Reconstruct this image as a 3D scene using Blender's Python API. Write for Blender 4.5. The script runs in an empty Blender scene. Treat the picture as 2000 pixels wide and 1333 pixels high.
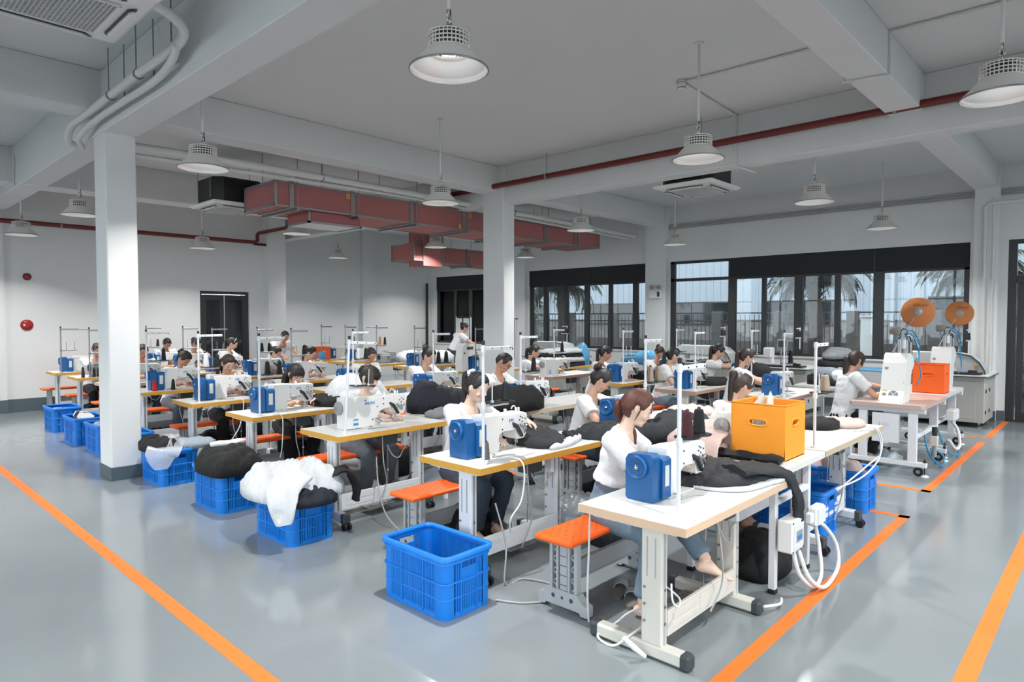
import bpy, bmesh, math, random
from mathutils import Vector, Matrix, noise
R = math.radians; PI = math.pi
V = Vector
random.seed(7)
SC = bpy.context.scene
COL = SC.collection

# ------------------------------------------------------------ camera, world, exposure
CAM_Z = 1.80
def build_camera():
    cam = bpy.data.cameras.new('camera'); o = bpy.data.objects.new('camera', cam); COL.objects.link(o)
    yaw, pit = R(43.08), R(1.995)
    F = V((math.cos(yaw)*math.cos(pit), math.sin(yaw)*math.cos(pit), -math.sin(pit)))
    o.rotation_euler = F.to_track_quat('-Z', 'Y').to_euler()
    o.location = (0, 0, CAM_Z)
    cam.sensor_width = 36.0; cam.lens = 36.0*1279.5/2000.0
    cam.clip_start = 0.05; cam.clip_end = 200
    SC.camera = o
build_camera()
def build_world():
    w = bpy.data.worlds.new('overcast'); SC.world = w; w.use_nodes = True
    nt = w.node_tree; bg = nt.nodes['Background']
    tc = nt.nodes.new('ShaderNodeTexCoord'); sp = nt.nodes.new('ShaderNodeSeparateXYZ')
    cr = nt.nodes.new('ShaderNodeValToRGB')
    nt.links.new(tc.outputs['Generated'], sp.inputs[0]); nt.links.new(sp.outputs['Z'], cr.inputs[0])
    cr.color_ramp.elements[0].color = (.535,.545,.555,1); cr.color_ramp.elements[1].color = (.66,.68,.70,1)
    nt.links.new(cr.outputs[0], bg.inputs[0]); bg.inputs[1].default_value = 9.0
build_world()
SC.view_settings.view_transform = 'Standard'
SC.view_settings.look = 'None'
SC.view_settings.gamma = 1.0
SC.view_settings.use_curve_mapping = False
SC.view_settings.exposure = 0.08
LAMP_W = 47.0
SC.cycles.max_bounces = 6; SC.cycles.diffuse_bounces = 3; SC.cycles.glossy_bounces = 3
SC.cycles.transmission_bounces = 4; SC.cycles.transparent_max_bounces = 8
SC.cycles.sample_clamp_indirect = 4.0
SC.cycles.caustics_reflective = False; SC.cycles.caustics_refractive = False

# ------------------------------------------------------------ materials
def srgb(r, g, b):
    f = lambda c: (c/255.0/12.92) if c/255.0 <= .04045 else ((c/255.0+.055)/1.055)**2.4
    return (f(r), f(g), f(b), 1)
MATS = {}
def mat(name, rgb, rough=.5, metal=0, spec=.5, bump=0, bscale=40, var=0, vscale=8, aniso=None, emit=0, sheen=0, coat=0):
    if name in MATS: return MATS[name]
    m = bpy.data.materials.new(name); m.use_nodes = True; MATS[name] = m
    nt = m.node_tree; p = nt.nodes['Principled BSDF']; L = nt.links.new
    c = srgb(*rgb); p.inputs['Base Color'].default_value = c
    p.inputs['Roughness'].default_value = rough; p.inputs['Metallic'].default_value = metal
    p.inputs['Specular IOR Level'].default_value = spec
    if coat: p.inputs['Coat Weight'].default_value = coat
    if sheen: p.inputs['Sheen Weight'].default_value = sheen
    if emit:
        p.inputs['Emission Color'].default_value = c; p.inputs['Emission Strength'].default_value = emit
    if bump or var:
        tc = nt.nodes.new('ShaderNodeTexCoord'); src = tc.outputs['Object']
        if aniso:
            mp = nt.nodes.new('ShaderNodeMapping'); mp.inputs['Scale'].default_value = aniso
            L(src, mp.inputs[0]); src = mp.outputs[0]
        if var:
            n = nt.nodes.new('ShaderNodeTexNoise'); n.inputs['Scale'].default_value = vscale; n.inputs['Detail'].default_value = 4
            L(src, n.inputs['Vector'])
            mx = nt.nodes.new('ShaderNodeMix'); mx.data_type = 'RGBA'
            mx.inputs[6].default_value = tuple(max(0, x*(1-var)) for x in c[:3])+(1,)
            mx.inputs[7].default_value = tuple(min(1, x*(1+var)) for x in c[:3])+(1,)
            L(n.outputs[0], mx.inputs[0]); L(mx.outputs[2], p.inputs['Base Color'])
        if bump:
            n2 = nt.nodes.new('ShaderNodeTexNoise'); n2.inputs['Scale'].default_value = bscale; n2.inputs['Detail'].default_value = 3
            L(src, n2.inputs['Vector'])
            b = nt.nodes.new('ShaderNodeBump'); b.inputs['Strength'].default_value = bump; b.inputs['Distance'].default_value = .01
            L(n2.outputs[0], b.inputs['Height']); L(b.outputs[0], p.inputs['Normal'])
    return m
def M(n): return MATS[n]
mat('wall', (226,227,226), .85, var=.03, vscale=1.2, bump=.05, bscale=30)
mat('ceil', (222,223,222), .9, var=.03, vscale=.8)
mat('skirt', (84,97,104), .45, var=.12, vscale=3)
mat('white_metal', (226,228,232), .38, spec=.4, var=.03, vscale=5)
mat('cream_metal', (214,211,202), .38, spec=.4, var=.03, vscale=5)
mat('laminate', (216,217,216), .32, spec=.5, var=.02, vscale=6)
mat('yellow_edge', (214,160,62), .5, var=.06, vscale=20)
mat('peach_edge', (222,190,160), .5, var=.05, vscale=20)
mat('beige_edge', (190,176,150), .6, var=.06, vscale=20)
mat('brown_edge', (178,140,120), .5, var=.06, vscale=20)
mat('white_edge', (222,222,218), .5)
mat('grey_plastic', (168,172,174), .5, var=.05, vscale=10)
mat('dark_plastic', (60,68,72), .5)
mat('black_plastic', (24,25,27), .45)
mat('orange_plastic', (252,100,26), .42, var=.05, vscale=6)
mat('crate_blue', (6,120,214), .4, var=.06, vscale=5)
mat('motor_blue', (10,88,150), .36, coat=.15)
mat('machine_white', (236,236,233), .3, coat=.1)
mat('machine_grey', (150,152,152), .4)
mat('chrome', (205,205,205), .18, metal=1)
mat('steel', (150,152,154), .35, metal=.9)
mat('silver_foil', (150,150,148), .4, metal=.6, var=.1, vscale=15)
mat('duct_pink', (166,102,99), .7, var=.08, vscale=3)
mat('duct_tape_orange', (226,150,84), .6)
mat('pipe_red', (96,15,10), .42)
mat('pipe_white', (222,222,218), .6, bump=.2, bscale=30)
mat('pipe_black', (28,28,28), .5)
mat('frame_dark', (42,44,46), .45)
mat('blind_dark', (35,37,38), .8)
mat('lamp_shade', (224,220,214), .5)
mat('reflector', (228,230,231), .35, metal=.45)
mat('led', (255,250,240), .5, emit=30)
mat('tape_orange', (250,122,40), .6, var=.1, vscale=4, bump=.1)
mat('box_orange', (255,160,44), .7, bump=.1, bscale=120, var=.03)
mat('box_orange_dark', (240,98,22), .7, bump=.1, bscale=120, var=.03)
mat('alarm_red', (158,20,20), .4)
mat('cable_grey', (172,172,168), .5)
mat('cable_white', (228,228,225), .45)
mat('hose_blue', (40,140,190), .4)
mat('print_blue', (44,136,206), .5)
mat('print_dark', (60,50,40), .7)
mat('sticker_white', (225,228,225), .5)
mat('sticker_yellow', (225,205,50), .5)
mat('sticker_orange', (205,140,50), .5)
mat('cardboard', (190,118,66), .8, var=.12, vscale=9)
mat('fabric_white', (206,209,212), .9, bump=.6, bscale=22)
mat('fabric_black', (12,13,15), .8, bump=.6, bscale=22)
mat('fabric_charcoal', (33,36,40), .75, bump=.6, bscale=22)
mat('fabric_grey', (122,126,132), .85, bump=.35, bscale=28)
mat('fabric_navy', (18,23,36), .75, bump=.6, bscale=18)
mat('fabric_teal', (27,33,38), .8, bump=.5, bscale=18)
mat('fabric_pink', (204,180,172), .9, bump=.25, bscale=24)
mat('fabric_greyblue', (140,152,162), .8, bump=.3, bscale=24)
mat('fabric_red', (150,40,40), .8)
mat('plastic_bag', (176,188,196), .2, spec=.8, bump=.8, bscale=25)
mat('plastic_silver', (128,132,136), .22, spec=.9, bump=.9, bscale=25)
mat('bag_blue', (90,160,205), .3, spec=.7, bump=.7, bscale=20)
mat('tshirt', (228,229,230), .92, bump=.4, bscale=20)
mat('jeans_light', (108,126,142), .9, var=.22, vscale=9, bump=.3, bscale=60)
mat('jeans_dark', (52,64,78), .9, var=.2, vscale=9, bump=.3, bscale=60)
mat('jeans_grey', (92,98,106), .9, var=.2, vscale=9, bump=.3, bscale=60)
mat('trouser_black', (17,18,20), .9, bump=.3, bscale=40)
mat('thread_black', (30,32,36), .8, bump=.6, bscale=120, aniso=(1,1,8))
mat('thread_maroon', (78,40,42), .8, bump=.6, bscale=120, aniso=(1,1,8))
mat('thread_beige', (176,160,140), .8, bump=.6, bscale=120, aniso=(1,1,8))
mat('thread_brown', (92,76,66), .8, bump=.6, bscale=120, aniso=(1,1,8))
mat('thread_grey', (92,92,92), .8, bump=.6, bscale=120, aniso=(1,1,8))
mat('thread_white', (232,232,230), .8, bump=.6, bscale=120, aniso=(1,1,8))
mat('thread_red', (205,32,26), .7, bump=.6, bscale=120, aniso=(1,1,8))
mat('thread_orange', (222,130,40), .7, bump=.6, bscale=120, aniso=(1,1,8))
mat('table_pink', (196,172,162), .35)
mat('cabinet_grey', (186,185,178), .5)
mat('hood_grey', (196,198,196), .4)
mat('facade', (134,144,152), .75, var=.05, vscale=.5)
mat('facade_dark', (52,58,66), .4)
mat('asphalt', (84,86,86), .95, var=.15, vscale=2)
mat('concrete', (88,86,84), .9, var=.1, vscale=3)
mat('fence_metal', (58,60,64), .5)
mat('palm_trunk', (72,65,60), .95, var=.3, vscale=8, bump=1, bscale=12)
mat('palm_leaf', (52,60,50), .7, var=.3, vscale=3)
mat('leaf_green', (46,70,42), .7, var=.35, vscale=3)
mat('hedge_green', (54,84,48), .9, var=.4, vscale=5, bump=1, bscale=20)
mat('slipper', (120,118,114), .8)

def floor_material():
    m = bpy.data.materials.new('epoxy_floor'); m.use_nodes = True; MATS['epoxy'] = m
    nt = m.node_tree; p = nt.nodes['Principled BSDF']; L = nt.links.new
    tc = nt.nodes.new('ShaderNodeTexCoord')
    n1 = nt.nodes.new('ShaderNodeTexNoise'); n1.inputs['Scale'].default_value = .7; n1.inputs['Detail'].default_value = 5
    L(tc.outputs['Object'], n1.inputs['Vector'])
    mx = nt.nodes.new('ShaderNodeMix'); mx.data_type = 'RGBA'
    mx.inputs[6].default_value = srgb(122,131,135); mx.inputs[7].default_value = srgb(146,153,156)
    L(n1.outputs[0], mx.inputs[0])
    # fine scratches: stretched noise, thresholded
    mp = nt.nodes.new('ShaderNodeMapping'); mp.inputs['Scale'].default_value = (3, 40, 1); mp.inputs['Rotation'].default_value = (0,0,R(35))
    L(tc.outputs['Object'], mp.inputs[0])
    n2 = nt.nodes.new('ShaderNodeTexNoise'); n2.inputs['Scale'].default_value = 1.2; n2.inputs['Detail'].default_value = 2; n2.inputs['Distortion'].default_value = 1.5
    L(mp.outputs[0], n2.inputs['Vector'])
    r2 = nt.nodes.new('ShaderNodeValToRGB'); r2.color_ramp.elements[0].position = .70; r2.color_ramp.elements[1].position = .76
    L(n2.outputs[0], r2.inputs[0])
    mx2 = nt.nodes.new('ShaderNodeMix'); mx2.data_type = 'RGBA'; mx2.inputs[7].default_value = srgb(150,160,164)
    ml = nt.nodes.new('ShaderNodeMath'); ml.operation = 'MULTIPLY'; ml.inputs[1].default_value = .28
    L(r2.outputs[0], ml.inputs[0]); L(ml.outputs[0], mx2.inputs[0]); L(mx.outputs[2], mx2.inputs[6])
    L(mx2.outputs[2], p.inputs['Base Color'])
    n3 = nt.nodes.new('ShaderNodeTexNoise'); n3.inputs['Scale'].default_value = 2.2; n3.inputs['Detail'].default_value = 6
    L(tc.outputs['Object'], n3.inputs['Vector'])
    mr = nt.nodes.new('ShaderNodeMapRange'); mr.inputs[3].default_value = .05; mr.inputs[4].default_value = .20
    L(n3.outputs[0], mr.inputs[0]); L(mr.outputs[0], p.inputs['Roughness'])
    b = nt.nodes.new('ShaderNodeBump'); b.inputs['Strength'].default_value = .06; b.inputs['Distance'].default_value = .02
    L(n3.outputs[0], b.inputs['Height']); L(b.outputs[0], p.inputs['Normal'])
    p.inputs['Specular IOR Level'].default_value = .6
floor_material()
def glass_material():
    m = bpy.data.materials.new('window_glass'); m.use_nodes = True; MATS['glass'] = m
    nt = m.node_tree; L = nt.links.new
    for n in list(nt.nodes): nt.nodes.remove(n)
    o = nt.nodes.new('ShaderNodeOutputMaterial'); mix = nt.nodes.new('ShaderNodeMixShader')
    t = nt.nodes.new('ShaderNodeBsdfTransparent'); t.inputs[0].default_value = (.86,.90,.92,1)
    g = nt.nodes.new('ShaderNodeBsdfGlossy'); g.inputs['Roughness'].default_value = .02
    f = nt.nodes.new('ShaderNodeFresnel'); f.inputs[0].default_value = 1.45
    L(f.outputs[0], mix.inputs[0]); L(t.outputs[0], mix.inputs[1]); L(g.outputs[0], mix.inputs[2]); L(mix.outputs[0], o.inputs[0])
glass_material()
def film_material():
    m = bpy.data.materials.new('clear_film'); m.use_nodes = True; MATS['film'] = m
    nt = m.node_tree; L = nt.links.new; p = nt.nodes['Principled BSDF']
    p.inputs['Base Color'].default_value = (.85,.9,.95,1); p.inputs['Roughness'].default_value = .15
    p.inputs['Alpha'].default_value = .32
    tc = nt.nodes.new('ShaderNodeTexCoord'); n = nt.nodes.new('ShaderNodeTexNoise'); n.inputs['Scale'].default_value = 18
    b = nt.nodes.new('ShaderNodeBump'); b.inputs['Strength'].default_value = 1; L(tc.outputs['Object'], n.inputs['Vector'])
    L(n.outputs[0], b.inputs['Height']); L(b.outputs[0], p.inputs['Normal'])
film_material()
def hair_material(name, rgb, rgb2):
    m = bpy.data.materials.new(name); m.use_nodes = True; MATS[name] = m
    nt = m.node_tree; p = nt.nodes['Principled BSDF']; L = nt.links.new
    a = nt.nodes.new('ShaderNodeAttribute'); a.attribute_name = 'strand'
    n = nt.nodes.new('ShaderNodeTexNoise'); n.inputs['Scale'].default_value = 1.0; n.inputs['Detail'].default_value = 4
    L(a.outputs['Vector'], n.inputs['Vector'])
    mx = nt.nodes.new('ShaderNodeMix'); mx.data_type = 'RGBA'; mx.inputs[6].default_value = srgb(*rgb); mx.inputs[7].default_value = srgb(*rgb2)
    L(n.outputs[0], mx.inputs[0]); L(mx.outputs[2], p.inputs['Base Color'])
    p.inputs['Roughness'].default_value = .48
    b = nt.nodes.new('ShaderNodeBump'); b.inputs['Strength'].default_value = .5; b.inputs['Distance'].default_value = .004
    L(n.outputs[0], b.inputs['Height']); L(b.outputs[0], p.inputs['Normal'])
hair_material('hair_black', (10,9,10), (32,29,29))
hair_material('hair_brown', (26,18,16), (62,44,38))
hair_material('hair_auburn', (44,22,16), (108,58,42))
def skin_material(name, rgb):
    """skin with brows, closed-lid lash lines and lips placed by the head-space attribute 'hl'"""
    m = bpy.data.materials.new(name); m.use_nodes = True; MATS[name] = m
    nt = m.node_tree; p = nt.nodes['Principled BSDF']; L = nt.links.new
    at = nt.nodes.new('ShaderNodeAttribute'); at.attribute_name = 'hl'
    sp = nt.nodes.new('ShaderNodeSeparateXYZ'); L(at.outputs['Vector'], sp.inputs[0])
    def math_(op, a, b=None):
        n = nt.nodes.new('ShaderNodeMath'); n.operation = op
        for i, x in enumerate((a, b)):
            if x is None: continue
            if isinstance(x, (int, float)): n.inputs[i].default_value = x
            else: L(x, n.inputs[i])
        return n.outputs[0]
    X, Y, Z = sp.outputs[0], sp.outputs[1], sp.outputs[2]
    AX = math_('ABSOLUTE', X)
    front = math_('GREATER_THAN', Y, .035)
    def ell(cx, cz, rx, rz, x=AX, bend=0.0):
        zz = math_('SUBTRACT', Z, cz)
        dx = math_('SUBTRACT', x, cx)
        if bend: zz = math_('SUBTRACT', zz, math_('MULTIPLY', math_('MULTIPLY', dx, dx), bend))
        a = math_('POWER', math_('ABSOLUTE', math_('DIVIDE', dx, rx)), 2.0); b = math_('POWER', math_('ABSOLUTE', math_('DIVIDE', zz, rz)), 2.0)
        s = math_('ADD', a, b)
        n = nt.nodes.new('ShaderNodeMapRange'); n.inputs[1].default_value = 1.3; n.inputs[2].default_value = .6; n.inputs[3].default_value = 0; n.inputs[4].default_value = 1
        L(s, n.inputs[0]); return math_('MULTIPLY', n.outputs[0], front)
    cur = None; base = srgb(*rgb)
    def over(mask, col, k):
        nonlocal cur
        mx = nt.nodes.new('ShaderNodeMix'); mx.data_type = 'RGBA'
        if cur is None: mx.inputs[6].default_value = base
        else: L(cur, mx.inputs[6])
        mx.inputs[7].default_value = srgb(*col)
        L(math_('MULTIPLY', mask, k), mx.inputs[0]); cur = mx.outputs[2]
    over(ell(0, -.058, .021, .0085, x=X), (186,84,82), .85)
    over(ell(0, -.058, .022, .0014, x=X), (110,50,50), .8)
    over(ell(.031, .026, .019, .0034, bend=-6), (38,28,26), .85)
    over(ell(.031, .001, .0155, .0036, bend=9), (30,22,22), .95)
    over(ell(.009, -.0335, .0042, .0028), (110,62,56), .8)
    L(cur, p.inputs['Base Color'])
    p.inputs['Roughness'].default_value = .5
    p.inputs['Subsurface Weight'].default_value = .0
skin_material('skin_light', (232,196,176))
skin_material('skin_mid', (216,170,146))
skin_material('skin_tan', (192,140,114))

# ------------------------------------------------------------ mesh builder
class MB:
    def __init__(s): s.v = []; s.f = []; s.sm = []
    def add(s, vs, fs, smooth=False, mx=None):
        n = len(s.v)
        s.v += [tuple(mx @ V(p)) if mx else tuple(p) for p in vs]
        s.f += [tuple(i+n for i in f) for f in fs]; s.sm += [smooth]*len(fs); return s
    def box(s, c, d, b=0.0, mx=None):
        x, y, z = (k/2 for k in d); cx, cy, cz = c
        if b <= 0:
            vs = [(cx+i*x, cy+j*y, cz+k*z) for i in (-1,1) for j in (-1,1) for k in (-1,1)]
            return s.add(vs, [(0,1,3,2),(4,6,7,5),(0,4,5,1),(2,3,7,6),(0,2,6,4),(1,5,7,3)], False, mx)
        b = min(b, x*.95, y*.95, z*.95); vs = []; idx = {}
        for i in (-1,1):
            for j in (-1,1):
                for k in (-1,1):
                    for a in range(3):
                        q = [i*(x-b), j*(y-b), k*(z-b)]; q[a] = (i*x, j*y, k*z)[a]
                        idx[(i,j,k,a)] = len(vs); vs.append((cx+q[0], cy+q[1], cz+q[2]))
        fs = []
        for a in range(3):
            u, w = [(1,2),(2,0),(0,1)][a]
            for sg in (-1,1):
                def key(p, q):
                    t = [0,0,0]; t[a] = sg; t[u] = p; t[w] = q; return idx[(t[0],t[1],t[2],a)]
                f = [key(-1,-1), key(1,-1), key(1,1), key(-1,1)]
                fs.append(tuple(f if sg > 0 else f[::-1]))
        for a in range(3):
            u, w = [(1,2),(2,0),(0,1)][a]
            for p in (-1,1):
                for q in (-1,1):
                    def key(t0, ax):
                        t = [0,0,0]; t[a] = t0; t[u] = p; t[w] = q; return idx[(t[0],t[1],t[2],ax)]
                    f = [key(-1,u), key(1,u), key(1,w), key(-1,w)]
                    fs.append(tuple(f if p*q < 0 else f[::-1]))
        for i in (-1,1):
            for j in (-1,1):
                for k in (-1,1):
                    f = [idx[(i,j,k,a)] for a in range(3)]
                    fs.append(tuple(f if i*j*k > 0 else f[::-1]))
        return s.add(vs, fs, False, mx)
    def loft(s, rings, cap0=True, cap1=True, smooth=True, closed=True, mx=None):
        n = len(rings[0]); vs = [p for r in rings for p in r]; fs = []
        for a in range(len(rings)-1):
            for i in range(n if closed else n-1):
                j = (i+1) % n
                fs.append((a*n+i, a*n+j, (a+1)*n+j, (a+1)*n+i))
        s.add(vs, fs, smooth, mx)
        if cap0: s.add(rings[0], [tuple(range(n))[::-1]], False, mx)
        if cap1: s.add(rings[-1], [tuple(range(n))], False, mx)
        return s
    def tube(s, path, r, n=8, cap=True, smooth=True, mx=None, flat=1.0):
        P = [V(p) for p in path]; k = len(P)
        rs = r if isinstance(r, (list, tuple)) else [r]*k
        t0 = (P[1]-P[0]).normalized()
        up = V((0,0,1)) if abs(t0.z) < .9 else V((1,0,0))
        u = t0.cross(up).normalized(); rings = []; tp = t0
        for i in range(k):
            t = (P[min(i+1,k-1)]-P[max(i-1,0)])
            t = t.normalized() if t.length > 1e-9 else tp
            u = (u - t*u.dot(t)); u = u.normalized() if u.length > 1e-6 else t.orthogonal().normalized()
            w = t.cross(u); tp = t
            rings.append([P[i]+(u*math.cos(2*PI*j/n)+w*math.sin(2*PI*j/n)*flat)*rs[i] for j in range(n)])
        return s.loft(rings, cap, cap, smooth, True, mx)
    def cyl(s, p0, p1, r0, r1=None, n=12, cap=True, smooth=True, mx=None):
        return s.tube([p0, p1], [r0, r0 if r1 is None else r1], n, cap, smooth, mx)
    def lathe(s, prof, n=24, c=(0,0,0), mx=None, smooth=True, cap=False):
        rings = [[(c[0]+r*math.cos(2*PI*j/n), c[1]+r*math.sin(2*PI*j/n), c[2]+z) for j in range(n)] for r, z in prof]
        return s.loft(rings, cap, cap, smooth, True, mx)
    def ball(s, c, r, n=12, m=8, mx=None):
        if not isinstance(r, (list, tuple)): r = (r, r, r)
        rings = []
        for i in range(1, m):
            t = PI*i/m
            rings.append([(c[0]+r[0]*math.sin(t)*math.cos(2*PI*j/n), c[1]+r[1]*math.sin(t)*math.sin(2*PI*j/n), c[2]-r[2]*math.cos(t)) for j in range(n)])
        return s.loft(rings, True, True, True, True, mx)
    def prism(s, poly, a0, a1, axis='y', mx=None, smooth=False):
        """poly in the two other axes (x,z for y; y,z for x; x,y for z), extruded a0..a1"""
        def P(p, a): return {'y': (p[0], a, p[1]), 'x': (a, p[0], p[1]), 'z': (p[0], p[1], a)}[axis]
        n = len(poly); A = [P(p, a0) for p in poly]; B = [P(p, a1) for p in poly]
        s.add(A+B, [(i, (i+1) % n, n+(i+1) % n, n+i) for i in range(n)], smooth, mx)
        s.add(A, [tuple(range(n))[::-1]], False, mx); s.add(B, [tuple(range(n))], False, mx)
        return s
    def quad(s, *p): return s.add(p, [tuple(range(len(p)))])
    def mesh(s, name, m=None):
        me = bpy.data.meshes.new(name); me.from_pydata(s.v, [], s.f)
        me.polygons.foreach_set('use_smooth', s.sm)
        bm = bmesh.new(); bm.from_mesh(me); bmesh.ops.recalc_face_normals(bm, faces=bm.faces); bm.to_mesh(me); bm.free()
        if m: me.materials.append(M(m) if isinstance(m, str) else m)
        me.update(); return me
    def build(s, name, m, parent=None, loc=None):
        return link(name, s.mesh(name, m), parent, loc)
KIDS = {}
def link(name, data, parent=None, loc=None, rot=None):
    o = bpy.data.objects.new(name, data); COL.objects.link(o)
    if parent is not None:
        o.parent = parent; KIDS.setdefault(parent.name, []).append(o)
    if loc: o.location = loc
    if rot: o.rotation_euler = rot
    return o
def thing(name, label, cat, loc=(0,0,0), rz=0, group=None):
    o = link(name, None, None, loc, (0,0,rz)); return tag(o, label, cat, group)
def tag(o, label, cat, group=None):
    o['label'] = label; o['category'] = cat
    if group: o['group'] = group
    return o
def struct(name, mb, m, parent=None, loc=None):
    o = mb.build(name, m, parent, loc)
    if parent is None: o['kind'] = 'structure'
    return o
def dup(root, loc=None, rz=None, label=None, group=None, parent=None):
    c = root.copy(); COL.objects.link(c)
    if parent is not None:
        c.parent = parent; KIDS.setdefault(parent.name, []).append(c)
    if loc is not None: c.location = loc
    if rz is not None: c.rotation_euler = (0,0,rz)
    if label: c['label'] = label
    if group: c['group'] = group
    for k in KIDS.get(root.name, []): dup(k, parent=c)
    return c
PROTO = {}
def proto(key, make):
    """first use builds, later uses copy; returns (object, is_first)"""
    if key in PROTO: return dup(PROTO[key])
    PROTO[key] = make(); return PROTO[key]
def place(o, loc, rz, label, cat=None, group=None):
    o.location = loc; o.rotation_euler = (0,0,rz); o['label'] = label
    if cat: o['category'] = cat
    if group: o['group'] = group
    elif 'group' in o: del o['group']
    return o
ORD = ['nearest','second','third','fourth','fifth','sixth','seventh','eighth','farthest']
def text_mesh(txt, size, m, name='lettering', ext=.0008, bold=0.0):
    cu = bpy.data.curves.new(name, 'FONT'); cu.body = txt; cu.size = size; cu.extrude = ext; cu.align_x = 'CENTER'; cu.align_y = 'CENTER'; cu.resolution_u = 2
    cu.offset = bold
    o = bpy.data.objects.new(name, cu); COL.objects.link(o)
    dg = bpy.context.evaluated_depsgraph_get(); me = bpy.data.meshes.new_from_object(o.evaluated_get(dg)); 
    bpy.data.objects.remove(o); me.materials.clear(); me.materials.append(M(m)); return me
def bez(p0, p1, p2, p3, n=12):
    return [tuple((1-t)**3*a+3*(1-t)**2*t*b+3*(1-t)*t*t*c+t**3*d for a,b,c,d in zip(p0,p1,p2,p3)) for t in [i/n for i in range(n+1)]]
def smooth_path(pts, n=6):
    """Catmull-Rom through the points"""
    P = [V(p) for p in pts]; out = []
    for i in range(len(P)-1):
        a, b, c, d = P[max(i-1,0)], P[i], P[i+1], P[min(i+2,len(P)-1)]
        for k in range(n):
            t = k/n
            out.append(.5*((2*b)+(c-a)*t+(2*a-5*b+4*c-d)*t*t+(3*b-a-3*c+d)*t**3))
    out.append(P[-1]); return out
# ------------------------------------------------------------ the room
CEIL = 4.47; XW = 14.2; YB = 15.47; YR = 17.1; XL, YF = -4.5, -4.0
def bx(x0, x1, y0, y1, z0, z1, b=0): 
    return MB().box(((x0+x1)/2, (y0+y1)/2, (z0+z1)/2), (x1-x0, y1-y0, z1-z0), b)
def addbx(mb, x0, x1, y0, y1, z0, z1, b=0): return mb.box(((x0+x1)/2, (y0+y1)/2, (z0+z1)/2), (x1-x0, y1-y0, z1-z0), b)
struct('floor', bx(XL-.2, XW+.2, YF-.2, YR+.2, -.2, 0), 'epoxy')
struct('ceiling', bx(XL-.2, XW+.2, YF-.2, YR+.2, CEIL, CEIL+.2), 'ceil')
WL = MB(); addbx(WL, XL-.2, XL, YF, YB, 0, .3); addbx(WL, XL-.2, XL, YF, YB, 4.1, CEIL)
for a, b in ((YF, -3.6), (2.6, 3.1), (8.6, 9.1), (15.0, YB)): addbx(WL, XL-.2, XL, a, b, .3, 4.1)
struct('wall_left', WL, 'wall')
WF = MB(); addbx(WF, XL-.2, XW+.2, YF-.2, YF, 0, .15); addbx(WF, XL-.2, XW+.2, YF-.2, YF, 4.15, CEIL)
for a, b in ((XL-.2, -4.2), (1.7, 2.2), (8.3, 8.7), (13.9, XW+.2)): addbx(WF, a, b, YF-.2, YF, .15, 4.15)
struct('wall_front', WF, 'wall')
# back wall with the opening of door_2
DX0, DX1, DZ = 6.09, 7.25, 2.43
wb = MB(); addbx(wb, XL-.2, DX0, YB, YB+.2, 0, CEIL); addbx(wb, DX1, 8.05, YB, YB+.2, 0, CEIL); addbx(wb, DX0, DX1, YB, YB+.2, DZ, CEIL)
addbx(wb, 7.6, 8.05, YB-.27, YB, 0, CEIL); addbx(wb, 1.9, 2.5, YB-.06, YB, 0, CEIL)
struct('wall_back', wb, 'wall')
wr = MB(); addbx(wr, 8.05, XW+.2, YR, YR+.2, 0, CEIL); addbx(wr, 7.85, 8.05, YB+.2, YR+.2, 0, CEIL); addbx(wr, 11.5, 11.92, YR-.12, YR, 0, CEIL)
struct('wall_rear', wr, 'wall')
# window wall
WINS = [(2.05, 8.06), (8.66, 12.61), (13.07, 16.74)]; WZ0, WZ1 = .99, 3.16
ww = MB(); addbx(ww, XW, XW+.24, YF-.2, YR+.2, WZ1, CEIL); addbx(ww, XW, XW+.24, 1.5, YR+.2, 0, WZ0)
for a, b in ((1.5, 2.05), (8.06, 8.66), (12.61, 13.07), (16.74, YR+.2)): addbx(ww, XW, XW+.24, a, b, WZ0, WZ1)
addbx(ww, XW, XW+.24, YF-.2, -.7, 0, WZ1)
for a, b in ((8.08, 8.64), (12.63, 13.05), (1.62, 1.98)): addbx(ww, XW-.16, XW, a, b, 0, CEIL)
struct('wall_right', ww, 'wall')
# columns, beams
for k, (x0, x1, y0, y1) in enumerate(((2.22, 2.53, 8.12, 8.52), (8.32, 8.6, 7.98, 8.5))):
    c = struct('column', bx(x0, x1, y0, y1, 0, CEIL, .012), 'wall')
    struct('column_skirt', bx(x0-.008, x1+.008, y0-.008, y1+.008, 0, .15, .004), 'skirt', c)
struct('ceiling_beam', bx(2.2, 2.53, YF, YB, 3.82, CEIL, .008), 'wall')
struct('ceiling_beam', bx(8.36, 8.65, YF, YR, 3.82, CEIL, .008), 'wall')
struct('ceiling_beam', bx(XL, XW, 8.12, 8.52, 4.03, CEIL, .008), 'wall')
struct('ceiling_beam', bx(XL, XW, 1.66, 2.0, 4.07, CEIL, .008), 'wall')
struct('ceiling_beam', bx(XL, XW, 12.72, 13.2, 3.92, CEIL, .008), 'wall')
# skirting
sb = MB(); addbx(sb, XL, 1.9, YB-.012, YB, 0, .25); addbx(sb, 1.89, 2.51, YB-.072, YB-.06, 0, .25); addbx(sb, 2.5, DX0, YB-.012, YB, 0, .25); addbx(sb, DX1, 7.6, YB-.012, YB, 0, .25)
addbx(sb, 7.59, 8.06, YB-.282, YB-.27, 0, .25)
struct('baseboard_back', sb, 'skirt')
sr = MB(); addbx(sr, XW-.012, XW, 2.0, 8.08, 0, .18); addbx(sr, XW-.172, XW-.16, 1.61, 1.99, 0, .18); addbx(sr, XW-.012, XW, 1.5, 1.62, 0, .18); addbx(sr, XW-.012, XW, 8.64, 12.6, 0, .18)
struct('baseboard_right', sr, 'skirt')
struct('baseboard_left', bx(XL, XL+.012, YF, YB, 0, .2), 'skirt')

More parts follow.
